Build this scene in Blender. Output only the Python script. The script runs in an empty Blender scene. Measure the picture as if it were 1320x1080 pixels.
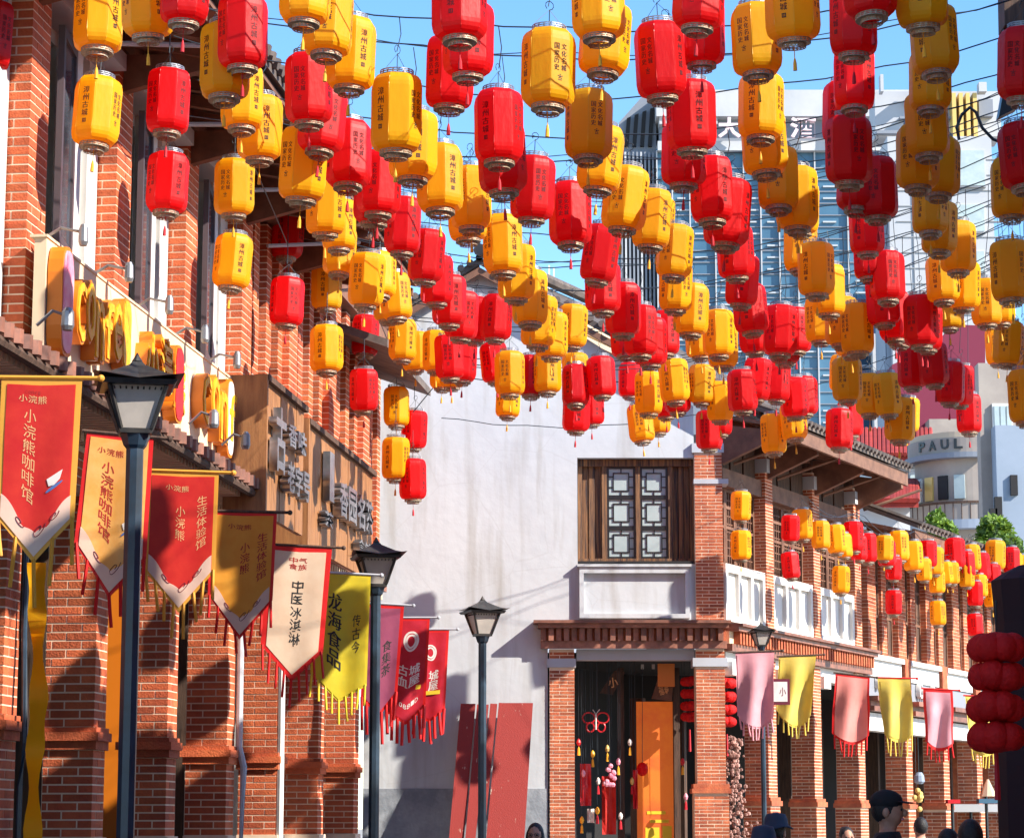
import bpy, bmesh, math, random
from mathutils import Vector, Matrix
random.seed(7)
R = math.radians
sc = bpy.context.scene
# ------------------------------------------------------------------ camera
FPX = 3200.0            # focal length in photo pixels (photo 1320 x 1080)
PITCH = math.atan(526.0 / FPX)
CAMZ = 1.6
cam_d = bpy.data.cameras.new('camera')
cam_d.sensor_width = 36.0
cam_d.lens = FPX / 1320.0 * 36.0
cam_d.clip_start = 0.1
cam_d.clip_end = 3000
cam = bpy.data.objects.new('camera', cam_d)
sc.collection.objects.link(cam)
cam.location = (0, 0, CAMZ)
cam.rotation_euler = (math.pi / 2 + PITCH, 0, 0)
sc.camera = cam
# ------------------------------------------------------------------ light
SUN = Vector((1.0, -0.52, 0.78)).normalized()
SUN_EL = math.asin(SUN.z)
SUN_ROT = math.atan2(SUN.x, SUN.y)
world = bpy.data.worlds.new("World")
sc.world = world
world.use_nodes = True
nt = world.node_tree
nt.nodes.clear()
wo = nt.nodes.new('ShaderNodeOutputWorld')
wb = nt.nodes.new('ShaderNodeBackground')
sky = nt.nodes.new('ShaderNodeTexSky')
sky.sky_type = 'NISHITA'
sky.sun_disc = False
sky.sun_elevation = SUN_EL
sky.sun_rotation = SUN_ROT
sky.altitude = 300
sky.air_density = 1.0
sky.dust_density = 0.0
sky.ozone_density = 3.0
hs = nt.nodes.new('ShaderNodeHueSaturation')
hs.inputs['Saturation'].default_value = 1.18
nt.links.new(sky.outputs[0], hs.inputs['Color'])
nt.links.new(hs.outputs[0], wb.inputs[0])
wb.inputs[1].default_value = 0.138
nt.links.new(wb.outputs[0], wo.inputs[0])
sun_d = bpy.data.lights.new('sun', 'SUN')
sun_d.energy = 4.4
sun_d.angle = R(0.5)
sun_d.color = (1.0, 0.93, 0.82)
sun = bpy.data.objects.new('sun', sun_d)
sc.collection.objects.link(sun)
sun.rotation_euler = SUN.to_track_quat('Z', 'Y').to_euler()
sun.location = (20, -10, 30)
sc.view_settings.view_transform = 'Standard'
sc.view_settings.look = 'None'
sc.view_settings.gamma = 1.0
sc.view_settings.use_curve_mapping = False
sc.view_settings.exposure = 1.22
sc.cycles.max_bounces = 6
sc.cycles.diffuse_bounces = 3
sc.cycles.glossy_bounces = 3
sc.cycles.transmission_bounces = 3
sc.cycles.transparent_max_bounces = 4

# ------------------------------------------------------------------ projection helpers
CT, ST = math.cos(PITCH), math.sin(PITCH)
def ray(x, y):
    a = (x - 660.0) / FPX
    b = (540.0 - y) / FPX
    return Vector((a, CT - b * ST, ST + b * CT))
CAM = Vector((0, 0, CAMZ))
def PD(x, y, d):                 # pixel + distance along the view axis
    return CAM + ray(x, y) * d
def PY(x, y, Y):                 # pixel + world Y
    r = ray(x, y)
    return CAM + r * (Y / r.y)
class Frame:
    def __init__(s, o, d):
        s.o = Vector((o[0], o[1], 0)); l = math.hypot(*d)
        s.d = Vector((d[0] / l, d[1] / l, 0)); s.n = Vector((s.d.y, -s.d.x, 0))
    def p(s, a, n, z):
        return s.o + s.d * a + s.n * n + Vector((0, 0, z))
    def px(s, x, y, n=0.0):      # pixel on the vertical plane at offset n -> (along, z)
        r = ray(x, y); q = s.o + s.n * n
        t = (q - CAM).dot(s.n) / r.dot(s.n)
        w = CAM + r * t
        return (w - q).dot(s.d), w.z
WORLD = Frame((0, 0), (1, 0))     # s = x, n = -y
# ------------------------------------------------------------------ materials
MATS = {}
def lin(c):
    return tuple((v / 12.92 if v <= .04045 else ((v + .055) / 1.055) ** 2.4) for v in c)
def mat(name, col, rough=.7, metal=0., col2=None, nscale=3., nmin=.35, nmax=.65, bump=0., bscale=30., spec=.5,
        coord='pos', island=0., objrand=0., emis=None, stretch=(1, 1, 1), coat=0., transl=0., detail=6., trans_col=None, fine=0.):
    if name in MATS: return MATS[name]
    m = bpy.data.materials.new(name); m.use_nodes = True; MATS[name] = m
    t = m.node_tree; N = t.nodes; L = t.links
    b = N['Principled BSDF']
    b.inputs['Roughness'].default_value = rough; b.inputs['Metallic'].default_value = metal
    b.inputs['Specular IOR Level'].default_value = spec
    b.inputs['Coat Weight'].default_value = coat
    b.inputs['Base Color'].default_value = (*col, 1)
    if coord == 'pos':
        g = N.new('ShaderNodeNewGeometry'); co = g.outputs['Position']
    else:
        g = N.new('ShaderNodeTexCoord'); co = g.outputs['Object']
    mp = N.new('ShaderNodeMapping'); mp.inputs['Scale'].default_value = stretch
    L.new(co, mp.inputs[0]); co = mp.outputs[0]
    src = None
    if col2 is not None:
        nz = N.new('ShaderNodeTexNoise'); nz.inputs['Scale'].default_value = nscale; nz.inputs['Detail'].default_value = detail
        nz.inputs['Roughness'].default_value = .62
        L.new(co, nz.inputs['Vector'])
        mr = N.new('ShaderNodeMapRange'); mr.inputs[1].default_value = nmin; mr.inputs[2].default_value = nmax
        L.new(nz.outputs[0], mr.inputs[0])
        mx = N.new('ShaderNodeMix'); mx.data_type = 'RGBA'
        mx.inputs[6].default_value = (*col, 1); mx.inputs[7].default_value = (*col2, 1)
        L.new(mr.outputs[0], mx.inputs[0]); src = mx.outputs[2]
    if island or objrand or fine:
        h = N.new('ShaderNodeHueSaturation')
        if src is None: h.inputs['Color'].default_value = (*col, 1)
        else: L.new(src, h.inputs['Color'])
        add = None
        if island:
            gi = N.new('ShaderNodeNewGeometry'); add = gi.outputs['Random Per Island']; amt = island
        if objrand:
            oi = N.new('ShaderNodeObjectInfo')
            if add is not None:
                a2 = N.new('ShaderNodeMath'); a2.operation = 'ADD'; L.new(add, a2.inputs[0]); L.new(oi.outputs['Random'], a2.inputs[1])
                fr = N.new('ShaderNodeMath'); fr.operation = 'FRACT'; L.new(a2.outputs[0], fr.inputs[0]); add = fr.outputs[0]
            else: add = oi.outputs['Random']
            amt = max(island, objrand)
        if fine:
            nf = N.new('ShaderNodeTexNoise'); nf.inputs['Scale'].default_value = fine; nf.inputs['Detail'].default_value = 4
            L.new(co, nf.inputs['Vector'])
            if add is None: add = nf.outputs[0]; amt = .7
            else:
                a3 = N.new('ShaderNodeMix'); a3.inputs[0].default_value = .5
                L.new(add, a3.inputs[2]); L.new(nf.outputs[0], a3.inputs[3]); add = a3.outputs[0]; amt = amt * 1.3
        mr2 = N.new('ShaderNodeMapRange'); mr2.inputs[3].default_value = 1 - amt; mr2.inputs[4].default_value = 1 + amt
        L.new(add, mr2.inputs[0]); L.new(mr2.outputs[0], h.inputs['Value'])
        src = h.outputs[0]
    if src is not None: L.new(src, b.inputs['Base Color'])
    if bump:
        nb = N.new('ShaderNodeTexNoise'); nb.inputs['Scale'].default_value = bscale; nb.inputs['Detail'].default_value = 5
        L.new(co, nb.inputs['Vector'])
        bp = N.new('ShaderNodeBump'); bp.inputs['Strength'].default_value = bump; bp.inputs['Distance'].default_value = .02
        L.new(nb.outputs[0], bp.inputs['Height']); L.new(bp.outputs[0], b.inputs['Normal'])
    if name == 'old_white_plaster':
        ns = N.new('ShaderNodeTexNoise'); ns.inputs['Scale'].default_value = 1.; ns.inputs['Detail'].default_value = 8
        ms_ = N.new('ShaderNodeMapping'); ms_.inputs['Scale'].default_value = (4.5, 4.5, .5); L.new(g.outputs['Position'], ms_.inputs[0]); L.new(ms_.outputs[0], ns.inputs['Vector'])
        r_ = N.new('ShaderNodeMapRange'); r_.inputs[1].default_value = .50; r_.inputs[2].default_value = .74; r_.inputs[4].default_value = .75; L.new(ns.outputs[0], r_.inputs[0])
        x_ = N.new('ShaderNodeMix'); x_.data_type = 'RGBA'; x_.inputs[7].default_value = (.33, .31, .28, 1); L.new(r_.outputs[0], x_.inputs[0]); L.new(src, x_.inputs[6])
        n2 = N.new('ShaderNodeTexNoise'); n2.inputs['Scale'].default_value = .55; n2.inputs['Detail'].default_value = 9; L.new(g.outputs['Position'], n2.inputs['Vector'])
        r2 = N.new('ShaderNodeMapRange'); r2.inputs[1].default_value = .56; r2.inputs[2].default_value = .70; r2.inputs[4].default_value = .5; L.new(n2.outputs[0], r2.inputs[0])
        y_ = N.new('ShaderNodeMix'); y_.data_type = 'RGBA'; y_.inputs[7].default_value = (.56, .47, .36, 1); L.new(r2.outputs[0], y_.inputs[0]); L.new(x_.outputs[2], y_.inputs[6])
        v_ = N.new('ShaderNodeTexVoronoi'); v_.feature = 'DISTANCE_TO_EDGE'; v_.inputs['Scale'].default_value = .9
        dn = N.new('ShaderNodeMix'); dn.data_type = 'RGBA'; dn.inputs[0].default_value = .22; L.new(g.outputs['Position'], dn.inputs[6]); L.new(n2.outputs[1], dn.inputs[7]); L.new(dn.outputs[2], v_.inputs['Vector'])
        r3 = N.new('ShaderNodeMapRange'); r3.inputs[1].default_value = 0.; r3.inputs[2].default_value = .006; r3.inputs[3].default_value = .22; r3.inputs[4].default_value = 0.; L.new(v_.outputs[0], r3.inputs[0])
        z_ = N.new('ShaderNodeMix'); z_.data_type = 'RGBA'; z_.inputs[7].default_value = (.36, .35, .34, 1); L.new(r3.outputs[0], z_.inputs[0]); L.new(y_.outputs[2], z_.inputs[6])
        L.new(z_.outputs[2], b.inputs['Base Color'])
    if transl:
        tr = N.new('ShaderNodeBsdfTranslucent'); ms = N.new('ShaderNodeMixShader')
        tr.inputs[0].default_value = (*(trans_col or col), 1)
        ms.inputs[0].default_value = transl
        L.new(b.outputs[0], ms.inputs[1]); L.new(tr.outputs[0], ms.inputs[2])
        L.new(ms.outputs[0], N['Material Output'].inputs[0])
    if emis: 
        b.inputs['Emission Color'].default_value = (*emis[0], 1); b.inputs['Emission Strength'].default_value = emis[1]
    return m
M = dict(
 brick=mat('brick', (.58, .132, .042), .85, col2=(.42, .075, .028), nscale=2.2, island=.36, objrand=.36, bump=.4, bscale=60, fine=30.),
 brick2=mat('brick_weathered', (.54, .150, .060), .88, col2=(.33, .072, .034), nscale=5, island=.42, bump=.3, bscale=60, fine=30.),
 mortar=mat('mortar', (.86, .66, .48), .9, col2=(.70, .50, .36), nscale=4),
 plaster=mat('old_white_plaster', (.55, .57, .59), .9, col2=(.48, .495, .52), nscale=1.1, nmin=.35, nmax=.75, bump=.25, bscale=6),
 plaster_base=mat('grey_cement_render', (.34, .36, .39), .9, col2=(.2, .22, .25), nscale=3.2, bump=.4, bscale=14),
 white=mat('white_paint', (.66, .645, .61), .7, col2=(.48, .46, .42), nscale=3, nmin=.5, nmax=.78, stretch=(2, 2, .7)),
 greywhite=mat('pale_render', (.46, .48, .53), .8, col2=(.42, .43, .46), nscale=2),
 cream=mat('cream_panel', (.78, .61, .42), .6, col2=(.70, .53, .35), nscale=1.5),
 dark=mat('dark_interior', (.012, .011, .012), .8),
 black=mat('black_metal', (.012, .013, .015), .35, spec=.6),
 postblue=mat('slate_painted_post', (.022, .045, .075), .38, col2=(.012, .022, .035), nscale=4, spec=.6),
 lampmetal=mat('lamp_metal', (.028, .028, .03), .42, col2=(.06, .055, .05), nscale=14, metal=.3),
 lampglass=mat('frosted_lamp_glass', (.60, .54, .48), .3, col2=(.46, .42, .38), nscale=5, transl=.25),
 purpleframe=mat('mauve_window_frame', (.085, .062, .07), .45),
 glass=mat('window_glass', (.03, .035, .045), .12, col2=(.10, .12, .15), nscale=1.6, spec=.35),
 glassgrey=mat('grey_window_glass', (.42, .49, .49), .3, col2=(.34, .41, .41), nscale=2.5, spec=.6),
 wood=mat('oiled_wood', (.38, .175, .065), .5, col2=(.24, .10, .038), nscale=5, stretch=(5, 5, .5), bump=.2, bscale=40),
 wooddark=mat('dark_weathered_wood', (.115, .062, .040), .8, col2=(.05, .028, .02), nscale=6, stretch=(6, 6, .5), bump=.3, bscale=40),
 woodold=mat('sunburnt_wood', (.30, .14, .055), .8, col2=(.035, .022, .024), nscale=4, stretch=(9, 9, .35), bump=.4, bscale=30),
 woodbrown=mat('brown_lattice_wood', (.22, .105, .062), .7, col2=(.13, .058, .035), nscale=6),
 rafter=mat('rafter_wood', (.22, .10, .06), .8, col2=(.12, .055, .036), nscale=4),
 tile=mat('grey_brown_roof_tile', (.15, .115, .095), .8, col2=(.07, .055, .05), nscale=5, island=.25, objrand=.25),
 tilewarm=mat('brown_glazed_tile', (.32, .13, .085), .5, col2=(.16, .07, .05), nscale=7, island=.25, objrand=.2),
 redplank=mat('peeling_red_board', (.27, .020, .014), .7, col2=(.50, .34, .26), nscale=3.2, nmin=.66, nmax=.70, stretch=(5, 5, 1.1), bump=.3, bscale=25, detail=10),
 silver=mat('brushed_silver', (.5, .5, .52), .28, metal=.85, col2=(.3, .3, .33), nscale=5),
 orange=mat('orange_plastic', (.72, .20, .012), .42),
 yellowface=mat('yellow_plastic', (.85, .50, .02), .4, col2=(.8, .33, .015), nscale=14),
 pink=mat('pink_print', (.78, .17, .30), .5, col2=(.85, .42, .5), nscale=7),
 redface=mat('red_plastic', (.55, .012, .02), .4),
 gold=mat('gold_ring', (.44, .36, .26), .5, metal=.3, col2=(.28, .21, .14), nscale=60, coord='obj'),
 wire=mat('black_wire', (.022, .032, .042), .5),
 steelwire=mat('steel_wire', (.3, .31, .33), .4, metal=.7),
 ink=mat('black_ink', (.03, .018, .012), .7),
 inkred=mat('dark_red_ink', (.09, .003, .006), .7),
 lred=mat('red_lantern_silk', (.80, .006, .010), .46, col2=(.68, .004, .007), nscale=9, coord='obj', bump=.25, bscale=22, stretch=(1, 1, .35), transl=.5, trans_col=(1., .010, .006), objrand=.17, spec=.4, coat=.0),
 lyel=mat('yellow_lantern_silk', (.97, .56, .006), .48, col2=(.93, .49, .005), nscale=7, coord='obj', bump=.2, bscale=22, stretch=(1, 1, .35), transl=.5, trans_col=(1.0, .42, .002), objrand=.13, spec=.35, coat=.0),
 pipered=mat('red_piping', (.75, .04, .04), .35),
 pipeyel=mat('yellow_piping', (.92, .55, .04), .35),
 tassred=mat('red_tassel', (.5, .008, .02), .7),
 tassyel=mat('yellow_tassel', (.8, .38, .02), .7),
 asphalt=mat('stone_paving', (.36, .33, .29), .9, col2=(.28, .25, .22), nscale=1),
 skin=mat('skin', (.52, .28, .19), .55, col2=(.36, .17, .11), nscale=12),
 hair=mat('black_hair', (.010, .008, .008), .5, bump=.5, bscale=120),
 blackcloth=mat('black_cloth', (.010, .010, .013), .85, bump=.4, bscale=18),
 navycloth=mat('navy_cloth', (.03, .045, .085), .8, bump=.3, bscale=18),
)
# ------------------------------------------------------------------ objects
COL = sc.collection
WLOC = {}                                    # world location of every parent (all parents unrotated)
def wloc(o): return WLOC.get(o.name, Vector((0, 0, 0))) if o is not None else Vector((0, 0, 0))
def tag(o, label=None, cat=None, group=None, kind=None):
    if label: o['label'] = label
    if cat: o['category'] = cat
    if group: o['group'] = group
    if kind: o['kind'] = kind
    return o
def thing(name, label, cat, loc, group=None):
    o = bpy.data.objects.new(name, None); COL.objects.link(o); o.empty_display_size = .2
    o.location = loc; WLOC[o.name] = Vector(loc)
    return tag(o, label, cat, group)
class MB:
    def __init__(s): s.v = []; s.f = []; s.mi = []; s.cur = 0
    def add(s, vs, fs):
        b = len(s.v); s.v += [tuple(v) for v in vs]
        for f in fs: s.f.append([b + i for i in f]); s.mi.append(s.cur)
        return s
    def box(s, F, a0, a1, n0, n1, z0, z1):
        if a1 < a0: a0, a1 = a1, a0
        if n1 < n0: n0, n1 = n1, n0
        if z1 < z0: z0, z1 = z1, z0
        P = [F.p(a, n, z) for z in (z0, z1) for (a, n) in ((a0, n1), (a1, n1), (a1, n0), (a0, n0))]
        return s.add(P, [(3, 2, 1, 0), (4, 5, 6, 7), (0, 1, 5, 4), (1, 2, 6, 5), (2, 3, 7, 6), (3, 0, 4, 7)])
    def prism(s, F, poly, n0, n1):           # poly in (along, z), extruded from n0 to n1
        k = len(poly)
        P = [F.p(a, n1, z) for a, z in poly] + [F.p(a, n0, z) for a, z in poly]
        fs = [tuple(range(k)), tuple(range(2 * k - 1, k - 1, -1))]
        for i in range(k): j = (i + 1) % k; fs.append((i, i + k, j + k, j))
        return s.add(P, fs)
    def hexa(s, P):                          # 8 corners: bottom 4 ccw, top 4 ccw
        return s.add(P, [(3, 2, 1, 0), (4, 5, 6, 7), (0, 1, 5, 4), (1, 2, 6, 5), (2, 3, 7, 6), (3, 0, 4, 7)])
    def tube(s, pts, r, k=6, r2=None, cap=True):
        pts = [Vector(p) for p in pts]; rings = []
        n = len(pts)
        for i, p in enumerate(pts):
            t = (pts[min(i + 1, n - 1)] - pts[max(i - 1, 0)]).normalized()
            u = t.cross(Vector((0, 0, 1)))
            if u.length < 1e-3: u = t.cross(Vector((1, 0, 0)))
            u.normalize(); w = t.cross(u)
            rr = r if r2 is None else r + (r2 - r) * i / max(1, n - 1)
            rings.append([p + (u * math.cos(2 * math.pi * j / k) + w * math.sin(2 * math.pi * j / k)) * rr for j in range(k)])
        fs = []
        for i in range(n - 1):
            for j in range(k):
                a = i * k + j; b = i * k + (j + 1) % k
                fs.append((a, b, b + k, a + k))
        if cap: fs.append(tuple(range(k - 1, -1, -1))); fs.append(tuple((n - 1) * k + j for j in range(k)))
        return s.add([q for rg in rings for q in rg], fs)
    def lathe(s, c, prof, k=16, cap=True, ph=0.):
        c = Vector(c); V = []; fs = []
        for r, z in prof:
            for j in range(k):
                a = 2 * math.pi * (j + ph) / k; V.append(c + Vector((r * math.cos(a), r * math.sin(a), z)))
        for i in range(len(prof) - 1):
            for j in range(k):
                a = i * k + j; b = i * k + (j + 1) % k
                fs.append((a, b, b + k, a + k))
        if cap: fs.append(tuple(range(k - 1, -1, -1))); fs.append(tuple((len(prof) - 1) * k + j for j in range(k)))
        return s.add(V, fs)
    def ball(s, c, r, k=12, m=8, sz=1.0):
        prof = [(max(1e-4, r * math.sin(math.pi * i / m)), -r * sz * math.cos(math.pi * i / m)) for i in range(m + 1)]
        return s.lathe(c, prof, k, cap=False)
    def build(s, name, m, parent=None, smooth=False, base=None, kind=None, label=None):
        me = bpy.data.meshes.new(name)
        if parent is not None: off = wloc(parent)
        elif base is not None: off = Vector(base)
        elif s.v:
            xs = [v[0] for v in s.v]; ys = [v[1] for v in s.v]; zs = [v[2] for v in s.v]
            off = Vector(((min(xs) + max(xs)) / 2, (min(ys) + max(ys)) / 2, min(zs)))
        else: off = Vector((0, 0, 0))
        me.from_pydata([(v[0] - off.x, v[1] - off.y, v[2] - off.z) for v in s.v], [], s.f)
        ms = m if isinstance(m, (list, tuple)) else [m]
        for q in ms: me.materials.append(M[q] if isinstance(q, str) else q)
        if len(ms) > 1: me.polygons.foreach_set('material_index', s.mi)
        if smooth: me.polygons.foreach_set('use_smooth', [True] * len(me.polygons))
        me.update()
        o = bpy.data.objects.new(name, me); COL.objects.link(o)
        if parent is not None: o.parent = parent; WLOC[o.name] = off
        else: o.location = off; WLOC[o.name] = off
        if kind: o['kind'] = kind
        if label: o['label'] = label
        return o
# text -----------------------------------------------------------------------
TXT = {}
def text_map(body, fn, parent, name='character', m='ink', bold=.0, vertical=True):
    """characters one by one, each laid on a curved surface: fn(x, y) maps a unit box -.5..5 to the world"""
    rows = [list(r) for r in body.split('\n')]; nr = len(rows)
    for j, r in enumerate(rows):
        for i, ch in enumerate(r):
            if ch == ' ': continue
            me0 = text_mesh(ch, 1, 0, 0, m=m)
            if not me0.vertices: continue
            sx, sy = fit_text(me0, 1, 1)
            if ord(ch) < 128: s_ = (min(.8, 1 / sx), min(.9, 1 / sy)); s_ = (.80, .9)
            elif ch == '▬': s_ = (.98, .9)
            else: s_ = (.88, .88)
            me = me0.copy()
            off = None
            for v in me.vertices:
                x = (v.co.x * sx * s_[0] + i + .5) / len(r) - .5; y = .5 - (j + .5 - v.co.y * sy * s_[1]) / nr
                v.co = fn(x, y) - wloc(parent)
            o = bpy.data.objects.new(name, me); COL.objects.link(o); o.parent = parent
            if bold > .008:          # heavier strokes: the outline once more, a hair to the side
                bm = bmesh.new(); bm.from_mesh(me); g_ = bmesh.ops.duplicate(bm, geom=bm.verts[:] + bm.edges[:] + bm.faces[:])
                sh = (fn(.5, 0) - fn(-.5, 0)) * (bold * 2.2 / len(r))
                for v in g_['geom']:
                    if isinstance(v, bmesh.types.BMVert): v.co += sh + Vector((0, -.0004, 0))
                bm.to_mesh(me); bm.free()
def text_mesh(body, size=1., extrude=0., offset=0., line=1.0, res=2, m='ink'):
    key = (body, size, extrude, offset, line, m)
    if key in TXT: return TXT[key]
    c = bpy.data.curves.new('lettering', 'FONT'); c.body = body; c.size = size; c.extrude = extrude; c.offset = offset
    c.space_line = line; c.align_x = 'CENTER'; c.align_y = 'CENTER'; c.resolution_u = res
    o = bpy.data.objects.new('lettering_tmp', c); COL.objects.link(o)
    dg = bpy.context.evaluated_depsgraph_get(); dg.update()
    me = bpy.data.meshes.new_from_object(o.evaluated_get(dg))
    bpy.data.objects.remove(o); bpy.data.curves.remove(c)
    me.materials.clear(); me.materials.append(M[m] if isinstance(m, str) else m)
    if me.vertices:
        xs = [v.co.x for v in me.vertices]; ys = [v.co.y for v in me.vertices]
        cx, cy = (min(xs) + max(xs)) / 2, (min(ys) + max(ys)) / 2
        for v in me.vertices: v.co.x -= cx; v.co.y -= cy
    TXT[key] = me
    return me
def fit_text(me, w, h):
    xs = [v.co.x for v in me.vertices]; ys = [v.co.y for v in me.vertices]
    return w / max(1e-6, max(xs) - min(xs)), h / max(1e-6, max(ys) - min(ys))
def place_text(name, me, parent, centre, right, up, w=None, h=None, zs=1.):
    right = Vector(right).normalized(); up = Vector(up).normalized(); nrm = right.cross(up)
    sx, sy = 1, 1
    if w: sx, sy = fit_text(me, w, h)
    Mx = Matrix(((right.x * sx, up.x * sy, nrm.x * zs, 0), (right.y * sx, up.y * sy, nrm.y * zs, 0), (right.z * sx, up.z * sy, nrm.z * zs, 0), (0, 0, 0, 1)))
    o = bpy.data.objects.new(name, me); COL.objects.link(o)
    if parent is not None: o.parent = parent
    o.matrix_basis = Matrix.Translation(Vector(centre) - wloc(parent)) @ Mx
    return o
CUBE = None
def unit_cube(m):
    key = 'cube_' + m
    if key in TXT: return TXT[key]
    me = bpy.data.meshes.new('brick')
    P = [(x - .5, y - .5, z - .5) for z in (0, 1) for (x, y) in ((0, 0), (1, 0), (1, 1), (0, 1))]
    me.from_pydata(P, [], [(3, 2, 1, 0), (4, 5, 6, 7), (0, 1, 5, 4), (1, 2, 6, 5), (2, 3, 7, 6), (3, 0, 4, 7)])
    me.materials.append(M[m]); me.update(); TXT[key] = me
    return me
def brick_obj(F, b, parent, m='brick', name='brick'):
    a0, a1, n0, n1, z0, z1 = b
    o = bpy.data.objects.new(name, unit_cube(m)); COL.objects.link(o); o.parent = parent
    c = F.p((a0 + a1) / 2, (n0 + n1) / 2, (z0 + z1) / 2)
    Mx = Matrix(((F.d.x * (a1 - a0), F.n.x * (n0 - n1), 0, 0), (F.d.y * (a1 - a0), F.n.y * (n0 - n1), 0, 0), (0, 0, z1 - z0, 0), (0, 0, 0, 1)))
    o.matrix_basis = Matrix.Translation(c - wloc(parent)) @ Mx
    return o
def course_bricks(a0, a1, n0, n1, z0, z1, ch=.07, bl=.25, bw=.12, g=.013, gv=None, near='a0'):
    """bricks on the two seen faces of a pier: the end at a0 and the street face n1"""
    out = []; gv = g if gv is None else gv
    k = 0; z = z0
    while z + ch <= z1 + 1e-6:
        zb, zt = z + gv / 2, z + ch - gv / 2
        j = random.uniform(.0, .003)
        if k % 2 == 0: la, ln = bw, bl
        else: la, ln = bl, bw
        la = min(la, a1 - a0); ln = min(ln, n1 - n0)
        out.append((a0 - j, a0 + la - g / 2, n1 - ln + g / 2, n1 + j, zb, zt))
        n = n1 - ln                       # rest of the end face
        while n - n0 > .03:
            l = min(bl, n - n0)
            if (n - n0) - l < .04: l = n - n0
            j = random.uniform(.0, .003)
            out.append((a0 - j, a0 + bw, n - l + g / 2, n - g / 2, zb, zt)); n -= l
        a = a0 + la                       # rest of the street face
        while a1 - a > .03:
            l = min(bl, a1 - a)
            if (a1 - a) - l < .04: l = a1 - a
            j = random.uniform(.0, .003)
            out.append((a + g / 2, a + l - g / 2, n1 - bw, n1 + j, zb, zt)); a += l
        z += ch; k += 1
    return out
def pier(F, parent, a0, a1, n0, n1, z0, z1, single=0, name='column', m='brick', top_first=False, **kw):
    core = MB().box(F, a0 + .002, a1, n0, n1 - .002, z0, z1)
    c = core.build(name, 'mortar', parent)
    bs = course_bricks(a0, a1, n0, n1, z0, z1, **kw)
    if single: 
        sg, rest = bs[-single:], bs[:-single]
    else: sg, rest = [], bs
    for b in sg: brick_obj(F, b, c, m)
    if rest:
        q = MB()
        for b in rest: q.box(F, *b)
        q.build('brick', m, c, kind='stuff')
    return c, len(sg)
# ================================================================== ground
g = MB(); g.add([(-600, -60, 0), (900, -60, 0), (900, 2500, 0), (-600, 2500, 0)], [(0, 1, 2, 3)])
g.build('ground', 'asphalt', kind='structure')
L = Frame((-5.79, 0), (.119, 1.0))
pv = MB(); pv.box(L, -10, 33.6, -.6, 1.1, .004, .14); pv.build('pavement', 'asphalt', kind='structure')
# ================================================================== left brick shophouse row
LB = thing('brick_shophouse', 'long red brick arcade shophouse on the left with tall white framed windows', 'building', L.p(12, -3, 0))
S0 = L.px(137, 900)[0]; DS = 2.33
cols = [S0 + DS * k for k in range(-2, 6)]
left = 290
for k, s in enumerate(cols):
    near = k in (2, 3)
    n1 = min(left, 165) if near else (0)
    # lower pier with two projecting bands
    for z0, z1, pr, cap in ((0, 1.52, .035, 0), (1.52, 2.22, .0, 1), (2.40, 4.30, 0, 2)):
        sg = 0
        if near and cap == 1: sg = 45
        if near and cap == 2: sg = n1 - 45
        pier(L, LB, s - .34 - pr, s, -.42, pr, z0, z1, single=sg)
    b = MB(); b.box(L, s - .37, s + .0, -.44, .03, 2.22, 2.29); b.box(L, s - .40, s + .0, -.46, .055, 2.29, 2.36); b.box(L, s - .37, s + .0, -.44, .03, 2.36, 2.40)
    b.build('band_course', 'brick', LB)
# arcade interior
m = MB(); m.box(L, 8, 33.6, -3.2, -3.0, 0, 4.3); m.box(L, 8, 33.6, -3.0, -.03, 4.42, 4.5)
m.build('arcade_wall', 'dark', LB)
for k, s in enumerate(cols[2:7]):
    m = MB(); m.box(L, s + .3, s + .42, -1.0, -.5, 0, 3.9); m.build('door_leaf', ['wooddark', 'orange', 'wooddark', 'white', 'wooddark'][k], LB)
pier(L, LB, 14, 33.8, -.42, -.02, 4.30, 4.64, name='beam'); m = MB(); m.box(L, 14, 33.8, -.42, -.03, 4.641, 4.95); m.build('beam', 'brick2', LB)
# dentils under the pent roof
a = 12.
dm = MB()
while a < 33.6:
    dm.box(L, a, a + .07, -.02, .07, 4.62, 4.74); a += .14
dm.build('dentil', 'cream', LB, kind='stuff')
m = MB(); m.box(L, 8, 33.8, -.02, .10, 4.74, 4.84); m.build('moulding', 'tilewarm', LB)
# ------------- pent roof of glazed tiles under the signboard
def pent(s0, s1, zt, zb, no, parent, step=.20):
    m = MB()
    P = [L.p(a, n, z) for (a, n, z) in ((s0, no, zb - .03), (s1, no, zb - .03), (s1, 0, zt - .05), (s0, 0, zt - .05),
                                         (s0, no, zb), (s1, no, zb), (s1, 0, zt), (s0, 0, zt))]
    m.hexa(P); m.build('roof_deck', 'rafter', parent)
    a = s0 + .05; k = 0
    while a < s1:
        t = MB(); t.tube([L.p(a, no + .04, zb + .02), L.p(a, .0, zt + .03)], .048, 8)
        t.lathe(L.p(a, no + .05, zb + .02), [(.001, -.055), (.055, -.05), (.055, .05), (.001, .055)], 8, cap=False)
        t.build('roof_tile', 'tilewarm', parent); a += step; k += 1
    r = MB(); r.tube([L.p(s0 - .05, .06, zt + .05), L.p(s1 + .05, .06, zt + .05)], .06, 8)
    r.tube([L.p(s0 - .05, no + .02, zb - .06), L.p(s1 + .05, no + .02, zb - .06)], .045, 8); r.build('gutter', 'wooddark', parent)
sA = L.px(0, 500)[0]; sB = L.px(318, 600)[0]
pent(sA - 2, sB, 5.08, 4.80, .50, LB)
m = MB(); 
a = sA - 2
while a < sB:
    m.box(L, a, a + .05, .05, .42, 4.70, 4.79); a += .11
m.build('eaves_comb', 'cream', LB, kind='stuff')
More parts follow.
